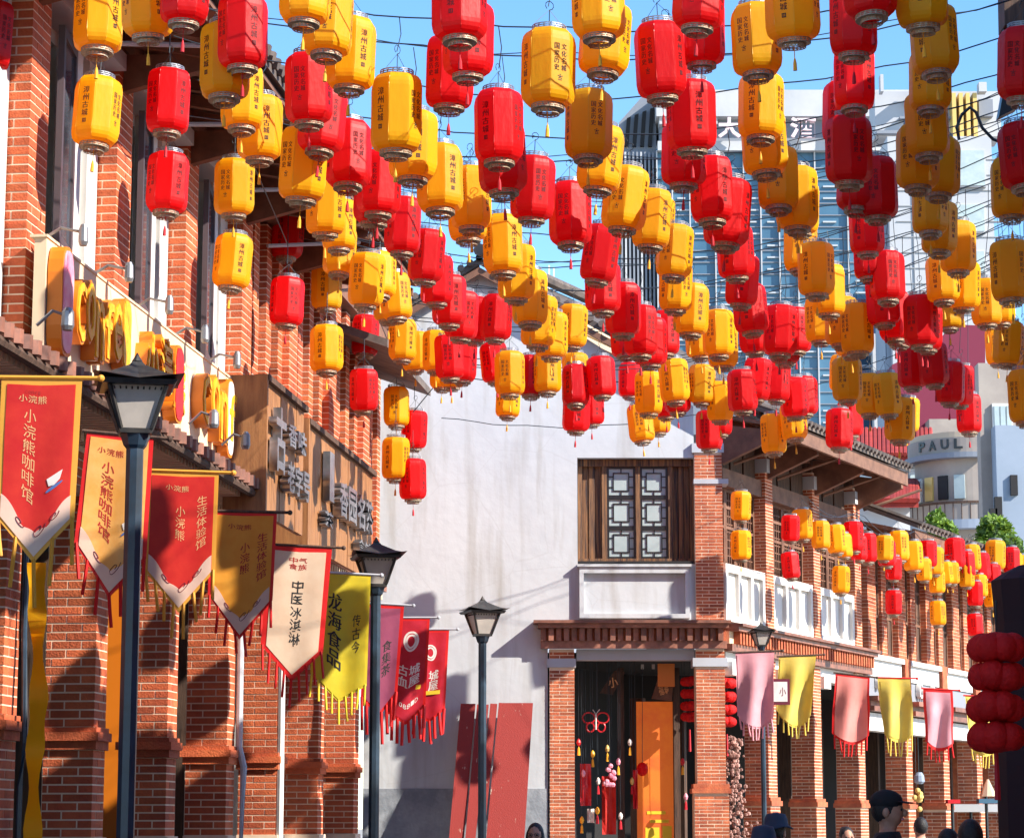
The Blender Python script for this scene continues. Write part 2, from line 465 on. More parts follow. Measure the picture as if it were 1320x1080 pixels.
# ------------- upper storey
m = MB()
KB = 4
for k, s in enumerate(cols[:KB]):
    e = cols[k + 1] - .45
    W1 = (s + .12, s + .84); W2 = (s + 1.12, s + 1.52)
    for a0, a1 in ((s - .45, W1[0]), (W1[1], W2[0]), (W2[1], e)): m.box(L, a0, a1, -.5, -.12, 4.96, 8.1)
    for a0, a1 in (W1, W2):
        m.box(L, a0, a1, -.5, -.12, 4.96, 6.0); m.box(L, a0, a1, -.5, -.12, 7.75, 8.1)
m.build('upper_wall', 'white', LB)
m = MB(); m.box(L, cols[KB] - .44, 33.75, -.5, -.24, 4.96, 8.1); m.build('upper_wall', 'brick', LB)
used = 0
for k, s in enumerate(cols):
    c, u = pier(L, LB, s - .45, s, -.12, .10, 5.1, 8.05, single=60 if k in (0, 1, 2) else 0, name='pilaster'); used += u
    # white pier strip between the windows
    if k >= KB:
        for q in range(3):
            a0 = s + .12 + q * .62
            if a0 + .5 > 33.7: break
            w = MB(); w.box(L, a0, a0 + .05, -.2, -.10, 5.9, 7.7); w.box(L, a0 + .22, a0 + .27, -.2, -.10, 5.9, 7.7)
            for zz in (5.9, 6.6, 7.25, 7.65): w.box(L, a0 + .05, a0 + .22, -.19, -.11, zz, zz + .05)
            wv = w.build('window', 'white' if q == 1 else 'purpleframe', LB)
            w = MB(); w.box(L, a0 + .05, a0 + .22, -.17, -.16, 5.95, 7.65); w.build('pane', 'glass', wv)
            if a0 + .56 < 33.7: pier(L, LB, a0 + .30, a0 + .56, -.24, .02, 5.1, 8.05, name='pilaster')
            w = MB(); w.box(L, a0, a0 + .27, -.24, -.02, 5.1, 5.9); w.build('window_apron', 'brick', LB)
    elif k < len(cols) - 1:
        m = MB(); m.box(L, s + .86, s + 1.08, -.12, .03, 5.0, 8.0); m.box(L, s + 1.56, s + 1.86, -.12, -.06, 5.0, 8.0)
        m.build('window_pier', 'white', LB)
        for a0, a1 in ((s + .12, s + .84), (s + 1.12, s + 1.52)):
            w = MB(); fr = .055
            w.box(L, a0, a0 + fr, -.32, -.2, 6.0, 7.75); w.box(L, a1 - fr, a1, -.32, -.2, 6.0, 7.75)
            w.box(L, a0 + fr, a1 - fr, -.32, -.2, 6.0, 6.0 + fr); w.box(L, a0 + fr, a1 - fr, -.32, -.2, 7.75 - fr, 7.75); w.box(L, a0 + fr, a1 - fr, -.30, -.22, 7.2, 7.26); w.box(L, a0 + fr, a1 - fr, -.30, -.22, 6.55, 6.6); w.box(L, (a0 + a1) / 2 - .03, (a0 + a1) / 2 + .03, -.305, -.215, 6.0 + fr, 7.2)
            wo_ = w.build('window', 'purpleframe', LB)
            q = MB(); q.box(L, a0 + fr, a1 - fr, -.29, -.28, 6.0 + fr, 7.75 - fr); q.build('pane', 'glass', wo_)
        # opened casement sash
        if k in (1, 2, 3):
            hp = L.p(s + .14, .02, 0); ang = R(-14 if k != 2 else -8)
            dv = Matrix.Rotation(-ang, 3, 'Z') @ (-L.d)
            far = L.p(s + .82, .04, 0)
            ang = R(8); dv = Matrix.Rotation(ang, 3, 'Z') @ (-L.d)
            CF = Frame((far.x, far.y), (dv.x, dv.y))
            w = MB(); W = .66; fr = .075
            w.box(CF, 0, fr, -.025, .025, 5.95, 7.7); w.box(CF, W - fr, W, -.025, .025, 5.95, 7.7)
            w.box(CF, fr, W - fr, -.025, .025, 5.95, 5.95 + .11); w.box(CF, fr, W - fr, -.025, .025, 7.7 - fr, 7.7)
            sash = w.build('casement', 'purpleframe', LB)
            q = MB(); q.box(CF, fr, W - fr, -.006, .006, 6.06, 7.7 - fr); q.build('pane', 'glass', sash)
# brick infill band between white piers at top & window arches (grey hoods)
for k, s in enumerate(cols[:KB]):
    h = MB(); h.box(L, s + .05, s + 1.88, -.12, .16, 7.86, 8.0); h.build('window_hood', 'greywhite', LB)
m = MB(); m.box(L, 8, 33.7, -.5, .12, 8.08, 8.3); m.build('wall_plate', 'rafter', LB)
# ------------- deep timber eaves
SE = 29.6
m = MB()
P = [L.p(a, n, z) for (a, n, z) in ((8, 1.15, 8.02), (SE, 1.15, 8.02), (SE, -.3, 8.34), (8, -.3, 8.34), (8, 1.15, 8.07), (SE, 1.15, 8.07), (SE, -.3, 8.39), (8, -.3, 8.39))]
m.hexa(P); m.build('eaves_board', 'rafter', LB)
P = [L.p(a, n, z) for (a, n, z) in ((8, 1.2, 8.09), (SE + .1, 1.2, 8.09), (SE + .1, -5, 10.2), (8, -5, 10.2), (8, 1.2, 8.16), (SE + .1, 1.2, 8.16), (SE + .1, -5, 10.3), (8, -5, 10.3))]
m = MB(); m.hexa(P); m.build('roof', 'tile', LB)
a = 12.
rt = MB()
while a < SE:
    rt.tube([L.p(a, 1.26, 8.17), L.p(a, -.8, 8.9)], .055, 6); a += .2
rt.build('roof_tile', 'tile', LB, kind='stuff')
a = 12.2
while a < SE:
    q = MB(); P = [L.p(x, n, z) for (x, n, z) in ((a, 1.1, 7.92), (a + .08, 1.1, 7.92), (a + .08, -.1, 8.16), (a, -.1, 8.16), (a, 1.1, 8.01), (a + .08, 1.1, 8.01), (a + .08, -.1, 8.27), (a, -.1, 8.27))]
    q.hexa(P); q.build('rafter', 'rafter', LB); a += .58
for k, s in enumerate(cols):
    if s - .2 > SE: continue
    q = MB(); q.prism(Frame(tuple(L.p(s - .28, 0, 0))[:2], (L.n.x, L.n.y)), [(.1, 7.72), (.95, 7.93), (.95, 8.02), (.1, 8.04)], -.05, .05)
    q.build('eaves_bracket', 'rafter', LB)
    q = MB(); q.tube([L.p(s + .6, .12, 7.7), L.p(s + 1.5, .95, 7.93)], .022, 6); q.build('strut', 'greywhite', LB)
# low end roof beyond the eaves (nearer the white gable)
P = [L.p(a, n, z) for (a, n, z) in ((SE + .3, .75, 7.35), (33.4, .75, 7.35), (33.4, -3, 8.7), (SE + .3, -3, 8.7), (SE + .3, .75, 7.45), (33.4, .75, 7.45), (33.4, -3, 8.8), (SE + .3, -3, 8.8))]
m = MB(); m.hexa(P); m.build('roof', 'tile', LB)
# ================================================================== cream signboard with puffy lettering
sA = L.px(60, 312, .30)[0]; sB = L.px(316, 500, .30)[0]
ZT = (L.px(60, 310, .30)[1] + L.px(316, 500, .30)[1]) / 2; ZB = ZT - .88

SG = thing('shop_signboard', 'long cream shop signboard with puffy orange and yellow lettering above the tiled pent roof', 'signboard', L.p(sA, .2, ZB))
m = MB(); m.box(L, sA, sB, .21, .30, ZB, ZT); m.build('panel', 'cream', SG)
m = MB(); m.box(L, sA - .02, sB + .02, .18, .31, ZT, ZT + .02); m.box(L, sA - .02, sB + .02, .18, .31, ZB - .03, ZB); m.build('frame', 'cream', SG)
def blob(F, a0, a1, z0, z1, n0, n1, name, mface, mside, parent):
    """rounded upright panel with a coloured face"""
    pts = []
    ca, cz, ra, rz = (a0 + a1) / 2, (z0 + z1) / 2, (a1 - a0) / 2, (z1 - z0) / 2
    for i in range(20):
        t = 2 * math.pi * i / 20; q = .62
        c, s_ = math.cos(t), math.sin(t)
        k = 1 - .10 * (abs(s_) < .3)
        pts.append((ca + ra * k * math.copysign(abs(c) ** q, c), cz + rz * math.copysign(abs(s_) ** q, s_)))
    m = MB(); m.prism(F, pts, n0, n1); b = m.build(name, mside, parent)
    pts2 = [((a - ca) * .86 + ca, (z - cz) * .93 + cz) for a, z in pts]
    m = MB(); m.prism(F, pts2, n1 + .001, n1 + .008); m.build('face', mface, b)
    return b
def words3d(body, x0, x1, ytop, ybot, face='yellowface', side='orange', parent=SG):
    a0, z = L.px(x0, (ytop + ybot) / 2, .40); a1, z1 = L.px(x1, (ytop + ybot) / 2, .40)
    zc = None
    n = len(body)
    for i, ch in enumerate(body):
        aa = a0 + (a1 - a0) * (i + .5) / n
        w = (a1 - a0) / n * 1.0
        h = .50
        zc = ZB + .44 + .05 * math.sin(i * 2.1)
        c = L.p(aa, .355, zc)
        me = text_mesh(ch, 1, .5, .045, m=side)
        o = place_text('letter', me, parent, c, L.d, (0, 0, 1), w * 1.0, h, zs=.11)
        me2 = text_mesh(ch, 1, .03, .005, m=face)
        o2 = place_text('face', me2, parent, L.p(aa, .416, zc), L.d, (0, 0, 1), w * .86, h * .9, zs=.2)
s1 = L.px(82, 410, .4)[0]
blob(L, s1 - .13, s1 + .17, ZB + .02, ZT - .04, .31, .42, 'round_plaque', 'pink', 'orange', SG)
words3d('Confe', 96, 156, 380, 460)
s2 = L.px(177, 440, .5)[0]
blob(L, s2 - .12, s2 + .14, ZB + .22, ZT - .08, .31, .41, 'round_plaque', 'yellowface', 'orange', SG)
words3d('小浣熊', 186, 238, 440, 500)
s3 = L.px(242, 512, .5)[0]
blob(L, s3 - .15, s3 + .17, ZB + .06, ZT - .14, .31, .42, 'round_plaque', 'redface', 'orange', SG)
words3d('Conf', 259, 303, 500, 580)
s4 = L.px(309, 560, .5)[0]
blob(L, s4 - .15, s4 + .14, ZB + .05, ZT - .08, .31, .41, 'round_plaque', 'white', 'orange', SG)
# small spotlights on the board
def spot(F, a, n, z, out, label, up=True, r=.034):
    t = thing('spotlight', label, 'spotlight', F.p(a, n, z), 'small spotlights on the cream signboard')
    m = MB(); m.tube([F.p(a, n, z), F.p(a, n + out * .5, z + (.10 if up else -.06)), F.p(a, n + out, z + (.06 if up else -.02))], .012, 6); m.build('arm', 'steelwire', t)
    m = MB(); c = F.p(a, n + out, z + (.02 if up else -.02)); m.lathe(c, [(.02, .10), (r, .07), (r * 1.1, -.03), (r * .8, -.06)], 10); m.build('lamp_head', 'steelwire', t)
ws = ['nearest', 'second nearest', 'third nearest', 'fourth', 'fifth', 'farthest']
for i, a in enumerate([sA + .25 + 1.25 * q for q in range(6)]):
    if a < sB: spot(L, a, .16, ZT + .03, .34, f'small spotlight on top of the cream signboard, {ws[i]} from the camera')
for i, (x, y) in enumerate(((56, 430), (250, 572), (292, 600))):
    a, z = L.px(x, y, .55)
    spot(L, a, .5, 5.02, .22, ['pale round spotlight on the pent roof beside the pink plaque', 'small pale spotlight on the pent roof under the red plaque', 'dark ball shaped spotlight on the pent roof under the last puffy letters'][i], r=.042)
# ================================================================== two timber signboards with silver lettering
def woodsign(x0, x1, yt, n, label, words):
    a0 = L.px(x0, yt, n)[0]; a1 = L.px(x1, yt, n)[0]; z1 = 5.83; z0 = 4.55
    t = thing('timber_signboard', label, 'signboard', L.p(a0, n, z0))
    k = int((a1 - a0) / .42) + 1; w = (a1 - a0) / k
    for i in range(k):
        m = MB(); m.box(L, a0 + i * w + .006, a0 + (i + 1) * w - .006, n - .05, n + random.uniform(-.003, .003), z0, z1); m.build('plank', 'wood', t)
    m = MB(); m.box(L, a0 - .02, a1 + .03, n - .09, n + .05, z1, z1 + .06); m.build('top_rail', 'wooddark', t)
    m = MB(); m.box(L, a0 - .05, a0, n - .38, n + .04, z0 - .02, z1 + .05); m.build('side_board', 'wood', t)
    for (txt, fa0, fa1, zt, zb, dep) in words:
        q0 = a0 + (a1 - a0) * fa0; q1 = a0 + (a1 - a0) * fa1; nn = len(txt)
        for i, ch in enumerate(txt):
            aa = q0 + (q1 - q0) * (i + .5) / nn
            me = text_mesh(ch, 1, .5, .02, m='silver')
            place_text('letter', me, t, L.p(aa, n + .02 + dep / 2, (zt + zb) / 2), L.d, (0, 0, 1), (q1 - q0) / nn * .9, zt - zb, zs=dep)
    return t
woodsign(341, 392, 500, .62, 'brown timber signboard with small silver raised lettering next to the cream signboard',
         [('古', .05, .32, 5.62, 4.98, .08), ('香味', .38, .88, 5.55, 5.32, .07), ('老字号', .34, .96, 5.16, 4.86, .08)])
woodsign(395, 481, 550, .50, 'brown timber signboard with large silver raised lettering nearest the white gable',
         [('1', .20, .27, 5.66, 5.12, .08), ('香园名茶', .32, .86, 5.42, 5.02, .10), ('茶', .15, .28, 5.0, 4.82, .07), ('食铺', .64, .85, 4.92, 4.74, .08)])
# ================================================================== cables and pipes down the piers
def pipe(pts, r, label, mname, name='drain_pipe', cat='pipe'):
    m = MB(); m.tube(pts, r, 8); tag(m.build(name, mname), label, cat)
s = cols[2]
a_, z_ = L.px(30, 800, .06)
pipe([L.p(a_, .06, 4.7), L.p(a_, .07, 3.0), L.p(a_ - .06, .12, 2.2), L.p(a_ - .02, .08, 1.9), L.p(a_, .07, .1)], .022, 'dark blue cable hanging down in front of the nearest brick pier', 'postblue', 'cable', 'cable')
a_, z_ = L.px(309, 900, .05)
pipe([L.p(a_, .05, 4.6), L.p(a_, .05, 2.4), L.p(a_ + .01, .1, 2.2), L.p(a_, .06, .1)], .035, 'pale drain pipe running down the brick pier between the orange and the white banner', 'greywhite')
a_, z_ = L.px(362, 950, .04)
pipe([L.p(a_, .04, 4.6), L.p(a_, .04, .1)], .04, 'white drain pipe running down between two brick piers under the white banner', 'white')
# ================================================================== white gable house
YW = 34.0
M['signgrey'] = mat('sign_grey', (.24, .25, .28), .6)
W = Frame((0, YW), (1, 0))
def wx(x, y=800): return W.px(x, y)[0]
def wz(y, x=800): return W.px(x, y)[1]
GH = thing('gable_house', 'white plastered gable house closing the street with a dark timber window and brick corner shop', 'building', (wx(700), YW, 0))
X0, XL, XC = wx(470), wx(745), wx(895)
z800, z590, z723 = wz(803), wz(590), wz(723)
XS = wx(706)
m = MB()
m.box(W, X0, XS, -.35, 0, .9, z800)                       # lower left wall
m.box(W, X0, XL, -.35, 0, z800, z590)                     # beside the window
m.box(W, XL, XC + .3, -.35, 0, z800, z723 - .04)          # under the window
apx, apz = wx(618, 345), wz(349, 618)
rfx, rfz = wx(930, 540), wz(540, 930)
lfx = X0 - .6; lfz = apz - (apx - lfx) * .62
zt = z590
m.prism(W, [(X0 - .6, zt), (XC + .02, zt), (XC + .02, rfz + .18), (apx, apz), (X0 - .6, lfz)], -.35, 0)
m.build('wall', 'plaster', GH)
m = MB(); m.box(W, X0, XS, -.37, -.012, 0, .9); m.build('wall_base', 'plaster_base', GH)
m = MB(); m.box(W, X0, XS - .01, -.3, .012, 0, wz(1016)); m.build('plinth_render', 'plaster_base', GH)
# gable roof slabs, extruded back; the right slope follows the street front
D2 = Vector((.497, 1, 0)).normalized()
def slab(p0, p1, back, th, name, mname, oh=.24):
    q0 = W.p(p0[0], oh, p0[1]); q1 = W.p(p1[0], oh, p1[1])
    P = [q0, q1, q1 + back, q0 + back]
    up = Vector((0, 0, th))
    m = MB(); m.hexa(P + [p + up for p in P]); return m.build(name, mname, GH)
etx, etz = wx(985, 540), wz(548, 985)
slab((lfx - .4, lfz - .22), (apx, apz + .03), Vector((0, 9, 0)), .10, 'roof', 'tile')
slab((apx, apz + .03), (etx, etz), D2 * 6.3, .10, 'roof', 'tile')
# verge tiles along the front edges
def verge(p0, p1, n, name='verge_tile'):
    for i in range(n):
        t = i / (n - 1)
        a = p0[0] + (p1[0] - p0[0]) * t; z = p0[1] + (p1[1] - p0[1]) * t
        m = MB(); m.tube([W.p(a, .29, z + .13), W.p(a, .10, z + .13)], .05, 8); m.build(name, 'tile', GH)
verge((lfx, lfz), (apx, apz), 18); verge((apx, apz), (etx - .1, etz + .04), 26)
m = MB(); m.tube([W.p(apx, .45, apz + .2), W.p(apx, .45, apz + .2) + D2 * 4], .09, 8); m.build('ridge', 'tile', GH)
# barge boards
def barge(p0, p1):
    m = MB(); m.prism(W, [(p0[0], p0[1] - .10), (p1[0], p1[1] - .10), (p1[0], p1[1] + .0), (p0[0], p0[1] + .0)], .18, .225); m.build('barge_board', 'rafter', GH)
barge((lfx - .4, lfz - .22), (apx, apz)); barge((apx, apz), (etx, etz - .03))
# ---- recessed timber window
zb, ztp = z723, z590
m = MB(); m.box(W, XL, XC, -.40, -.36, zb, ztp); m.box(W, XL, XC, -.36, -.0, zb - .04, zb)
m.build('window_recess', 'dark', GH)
wn = MB()
px = lambda x: wx(x, 650)
for x0, x1 in ((745, 751), (776, 783), (820, 826), (862, 868), (890, 895)):
    wn.box(W, px(x0) + .003, px(x1), -.24, -.14, zb + .003, ztp - .003)
wn.box(W, XL + .004, XC - .004, -.26, -.12, ztp - .10, ztp - .004); wn.box(W, XL + .004, XC - .004, -.25, -.13, zb + .003, zb + .05)
win = wn.build('window', 'woodold', GH)
for x0, x1 in ((751, 776), (868, 890)):
    k = 3
    for i in range(k):
        a0 = px(x0) + (px(x1) - px(x0)) * i / k; a1 = px(x0) + (px(x1) - px(x0)) * (i + 1) / k
        m = MB(); m.box(W, a0 + .004, a1 - .004, -.22, -.19 + .012 * (i % 2), zb + .05, ztp - .10); m.build('shutter_board', 'woodold', win)
for x0, x1 in ((783, 820), (826, 862)):
    a0, a1 = px(x0), px(x1); hz = (ztp - .10 - zb - .05) / 3
    for r in range(3):
        z0 = zb + .05 + hz * r; z1 = z0 + hz
        m = MB(); m.box(W, a0, a1, -.20, -.192, z0, z1); m.build('pane', 'glassgrey', win)
        m = MB(); t = .016; ca, cz = (a0 + a1) / 2, (z0 + z1) / 2; rw, rh = (a1 - a0) * .25, hz * .27
        m.box(W, a0, a1, -.215, -.17, z0, z0 + .03); m.box(W, a0, a1, -.215, -.17, z1 - .03, z1)
        m.box(W, a0, a0 + .03, -.214, -.171, z0 + .03, z1 - .03); m.box(W, a1 - .03, a1, -.214, -.171, z0 + .03, z1 - .03)
        m.box(W, ca - rw, ca + rw, -.21, -.18, cz + rh, cz + rh + t); m.box(W, ca - rw, ca + rw, -.21, -.18, cz - rh - t, cz - rh)
        m.box(W, ca - rw - t, ca - rw, -.21, -.18, cz - rh - t, cz + rh + t); m.box(W, ca + rw, ca + rw + t, -.21, -.18, cz - rh - t, cz + rh + t)
        m.box(W, ca - t / 2, ca + t / 2, -.209, -.181, cz + rh + t, z1 - .03); m.box(W, ca - t / 2, ca + t / 2, -.209, -.181, z0 + .03, cz - rh - t)
        for dz in (-.4, .4):
            m.box(W, a0 + .03, ca - rw - t, -.209, -.181, cz + dz * rh * 1.6 - t / 2, cz + dz * rh * 1.6 + t / 2)
            m.box(W, ca + rw + t, a1 - .03, -.209, -.181, cz + dz * rh * 1.6 - t / 2, cz + dz * rh * 1.6 + t / 2)
        m.build('lattice', 'black', win)
# ---- raised plaster panel frame under the window
a0, a1, z0, z1 = wx(747), wx(889), wz(797), wz(731)
m = MB(); t = .085
m.box(W, a0, a1, 0, .075, z1 - t, z1); m.box(W, a0, a1, 0, .075, z0, z0 + t * .7)
m.box(W, a0, a0 + t * .7, 0, .074, z0 + t * .7, z1 - t); m.box(W, a1 - t * .7, a1, 0, .074, z0 + t * .7, z1 - t)
m.box(W, a0 - .03, a1 + .03, 0, .10, z1, z1 + .035)
m.build('panel_frame', 'plaster', GH)
# ---- brick cornice round the corner
RF = Frame((2.92, YW), (.497, 1.0))
zc0, zc1 = wz(836), wz(801)
cn = thing('brick_cornice', 'moulded brown brick cornice wrapping the shop corner above the openings', 'cornice', (wx(800), YW, zc0))
m = MB()
ax = wx(697)
m.box(W, ax, 2.93, 0, .12, zc0, zc0 + .10); m.box(W, ax - .04, 2.95, 0, .24, zc1 - .10, zc1 - .04); m.box(W, ax - .1, 2.98, 0, .30, zc1 - .04, zc1)
m.box(RF, .0, 6.05, -.10, .10, zc0 - .03, zc0 + .07); m.box(RF, .0, 6.05, -.10, .20, zc1 - .13, zc1 - .07); m.box(RF, .0, 6.08, -.10, .26, zc1 - .069, zc1 - .03)
m.build('moulding', 'tilewarm', cn)
m = MB(); m.box(W, ax + .01, 2.92, 0, .09, zc0 + .10, zc1 - .10); m.build('frieze', 'brick2', cn)
k = 0; a = ax
while a < 2.9:
    m = MB(); m.box(W, a, a + .07, 0, .19 if k % 2 else .15, zc0 + .10, zc1 - .10); m.build('dentil', 'tilewarm', cn); a += .105; k += 1
a = .15
while a < 6.0:
    m = MB(); m.box(RF, a, a + .055, -.02, .16, zc0 + .07, zc1 - .13); m.build('dentil', 'brick2', cn); a += .115
m = MB(); m.box(RF, 0, 6.0, -.03, .06, zc0 + .07, zc1 - .13); m.build('frieze', 'cream', cn)
# ---- shop opening: beam, piers, inside
m = MB(); m.box(W, XL - .02, XC, -.30, -.03, wz(850), zc0); m.build('lintel', 'greywhite', GH)
kw = dict(ch=.0470, bl=.20, bw=.09, g=.0115)
def wpier(x0, x1, z0, z1, n0=-.34, n1=.035, single=0):
    # end face looks at the camera: frame along the view so the seen faces are "a0" and n1
    F = Frame((wx(x1), YW - n1), (0, 1)); wd = wx(x1) - wx(x0)
    return pier(F, GH, 0, n1 - n0, -wd, 0, z0, z1, m='brick2', single=single, **kw)
wpier(708, 740, 0, wz(860)); wpier(708, 740, wz(849), zc0 - .005)
m = MB(); m.box(W, wx(705), wx(742), -.34, .06, wz(860), wz(849)); m.build('capital', 'greywhite', GH)
wpier(896, 933, wz(1010), wz(859), single=150); wpier(896, 933, wz(848), zc0 - .005); wpier(892, 936, 0, wz(1022), n1=.06)
m = MB(); m.box(W, wx(889), wx(939), -.34, .09, wz(1022), wz(1016)); m.build('band_course', 'brick2', GH)
m = MB(); m.box(W, wx(891), wx(937), -.34, .075, wz(1016), wz(1010)); m.build('band_course', 'brick2', GH)
m = MB(); m.box(W, wx(892), wx(937), -.34, .065, wz(859), wz(848)); m.build('capital', 'greywhite', GH)
wpier(897, 933, zc1 + .002, wz(584), single=140)
m = MB(); m.box(W, wx(894), wx(936), -.36, .06, wz(584), wz(572)); m.build('capital', 'greywhite', GH)
m = MB(); m.box(W, wx(896), wx(941), -.30, .055, wz(624), wz(618)); m.build('band_course', 'greywhite', GH)
# interior
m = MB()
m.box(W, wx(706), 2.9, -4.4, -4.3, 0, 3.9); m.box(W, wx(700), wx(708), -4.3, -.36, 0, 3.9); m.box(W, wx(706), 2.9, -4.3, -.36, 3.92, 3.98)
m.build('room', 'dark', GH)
m = MB(); m.box(W, wx(798), wx(807), -.9, -.8, 0, 3.8); m.box(W, wx(872), wx(880), -.9, -.8, 0, 3.8); m.build('door_post', 'wooddark', GH)
m = MB(); m.box(W, wx(850), wx(872), -.55, -.5, wz(882), wz(852)); m.build('wood_panel', 'orange', GH)
# ================================================================== brick arcade along the right
YA = YW
AR = thing('brick_arcade', 'brick arcade shophouse with white balcony panels and brown lattice windows receding to the right', 'building', RF.p(3, 0, 0))
cs = [1.78, 3.80, 5.72]
zP0, zP1 = zc1 + .02, wz(727)
TOP = 7.02
for i, s in enumerate(cs):
    pier(RF, AR, s - .20, s + .10, -.32, .02, zc1, TOP - .12, m='brick2', **kw)
    m = MB(); m.box(RF, s - .22, s + .13, -.34, .06, TOP - .38, TOP - .18); m.build('capital', 'greywhite', AR)
    m = MB(); m.box(RF, s - .18, s + .08, -.30, .0, TOP - .12, TOP + .35); m.build('post_head', 'wooddark', AR)
edges = [(.05, cs[0] - .2), (cs[0] + .1, cs[1] - .2), (cs[1] + .1, cs[2] - .2)]
for a0, a1 in edges:
    # white balcony panel with sunk fields
    m = MB(); m.box(RF, a0, a1, -.26, -.06, zP0, zP1); t = .09
    m.box(RF, a0, a1, -.06, .0, zP1 - t, zP1 + .02); m.box(RF, a0, a1, -.06, -.002, zP0, zP0 + t * .8)
    for f in (0, .34, .68, 1):
        c = a0 + t / 2 + (a1 - a0 - t) * f; m.box(RF, c - t / 2, c + t / 2, -.06, -.001, zP0 + t * .8, zP1 - t)
    m.build('balcony_panel', 'white', AR)
    # lattice windows
    zl0, zl1 = zP1 + .03, 6.28
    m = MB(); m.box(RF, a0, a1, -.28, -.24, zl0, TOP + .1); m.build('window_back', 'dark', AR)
    nleaf = 4; w = (a1 - a0) / nleaf
    for i in range(nleaf):
        q0, q1 = a0 + w * i + .006, a0 + w * (i + 1) - .006; f = .04
        m = MB()
        m.box(RF, q0, q0 + f, -.21, -.15, zl0, zl1); m.box(RF, q1 - f, q1, -.21, -.15, zl0, zl1)
        for zz in (zl0, zl0 + .52, zl1 - .28, zl1 - f): m.box(RF, q0 + f, q1 - f, -.205, -.155, zz, zz + f)
        lf = m.build('window_leaf', 'woodbrown', AR)
        m = MB()
        for j in range(1, 4): c = q0 + f + (q1 - q0 - 2 * f) * j / 4; m.box(RF, c - .009, c + .009, -.19, -.17, zl0 + f, zl1 - f)
        for j in range(1, 9): c = zl0 + f + (zl1 - zl0 - 2 * f) * j / 9; m.box(RF, q0 + f, q1 - f, -.186, -.174, c - .008, c + .008)
        m.build('lattice', 'woodbrown', lf)
    m = MB(); m.box(RF, a0, a1, -.22, -.03, 6.28, 6.52); m.build('transom', 'woodbrown', AR)
    np_ = 3; w = (a1 - a0) / np_
    for i in range(np_):
        m = MB(); m.box(RF, a0 + w * i + .035, a0 + w * (i + 1) - .035, -.2, -.12, 6.52, TOP + .02); m.build('plank', 'wooddark', AR)
m = MB(); m.box(RF, -.1, 6.0, -.3, -.02, TOP + .02, TOP + .16); m.build('wall_plate', 'rafter', AR)
# eaves, first part
def eaves(F, s0, s1, zw, ze, oh, parent, tilen, back=3.2, rise=1.5, spacing=.5):
    m = MB()
    P = [F.p(a, n, z) for (a, n, z) in ((s0, oh, ze), (s1, oh, ze), (s1, -.2, zw), (s0, -.2, zw), (s0, oh, ze + .05), (s1, oh, ze + .05), (s1, -.2, zw + .05), (s0, -.2, zw + .05))]
    m.hexa(P); m.build('eaves_board', 'rafter', parent)
    m = MB(); m.box(F, s0, s1 + .02, oh, oh + .05, ze - .13, ze + .08); m.build('fascia', 'woodbrown', parent)
    m = MB(); P = [F.p(a, n, z) for (a, n, z) in ((s0, oh + .1, ze + .085), (s1, oh + .1, ze + .085), (s1, -back, zw + rise), (s0, -back, zw + rise), (s0, oh + .1, ze + .14), (s1, oh + .1, ze + .14), (s1, -back, zw + rise + .1), (s0, -back, zw + rise + .1))]
    m.hexa(P); m.build('roof', 'tile', parent)
    a = s0 + .06; sl = (zw + rise - ze) / (back + oh)
    while a < s1:
        m = MB(); m.tube([F.p(a, oh + .16, ze + .15), F.p(a, -.9, ze + .17 + sl * (oh + .9))], .045, 6); m.build('roof_tile', 'tile', parent); a += tilen
    a = s0 + .3
    while a < s1:
        P = [F.p(x, n, z) for (x, n, z) in ((a, oh - .02, ze - .10), (a + .08, oh - .02, ze - .10), (a + .08, 0, zw - .13), (a, 0, zw - .13), (a, oh - .02, ze - .002), (a + .08, oh - .02, ze - .002), (a + .08, 0, zw - .002), (a, 0, zw - .002))]
        m = MB(); m.hexa(P); m.build('rafter', 'rafter', parent); a += spacing
eaves(RF, -.1, 5.35, 7.25, 6.98, .92, AR, .17)
for s in [.05] + cs:
    m = MB(); F = Frame(tuple(RF.p(s - .05, 0, 0))[:2], (RF.n.x, RF.n.y)); m.prism(F, [(0, 6.55), (.78, 6.86), (.78, 6.97), (0, 7.1)], -.05, .05); m.build('eaves_bracket', 'rafter', AR)
    m = MB(); m.tube([RF.p(s + .3, .02, 6.6), RF.p(s + .75, .85, 6.93)], .025, 6); m.build('strut', 'woodbrown', AR)
# lower storey piers and headers
z_h0, z_h1 = wz(858), zc0 - .035
ps = [1.86, 3.78, 5.80, 8.25, 10.35, 12.4, 14.4]
for i, s in enumerate(ps):
    zt_ = z_h1 if i < 3 else 3.42
    dk = dict(kw) if i < 3 else dict(kw, ch=.06, bl=.25)
    pier(RF, AR, s - .32, s + .02, -.34, .02, 2.02, zt_, m='brick2', **dk)
    pier(RF, AR, s - .35, s + .04, -.36, .05, 0, 1.90, m='brick2', **dk)
    m = MB(); m.box(RF, s - .38, s + .06, -.38, .08, 1.90, 1.97); m.box(RF, s - .355, s + .045, -.37, .055, 1.97, 2.02); m.build('band_course', 'brick2', AR)
for a0, a1, z0, z1 in ((.05, 1.54, z_h0, z_h1), (1.88, 3.46, z_h0, z_h1), (3.80, 5.48, z_h0, z_h1)):
    m = MB(); m.box(RF, a0, a1, -.25, -.02, z0, z1); m.box(RF, a0, a0 + .3, -.24, .08, z0 - .12, z0 + .06); m.build('header', 'white', AR)
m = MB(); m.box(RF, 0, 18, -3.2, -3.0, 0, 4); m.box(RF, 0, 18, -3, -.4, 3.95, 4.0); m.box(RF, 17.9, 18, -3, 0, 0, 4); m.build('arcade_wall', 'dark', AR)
rnd = random.Random(3)
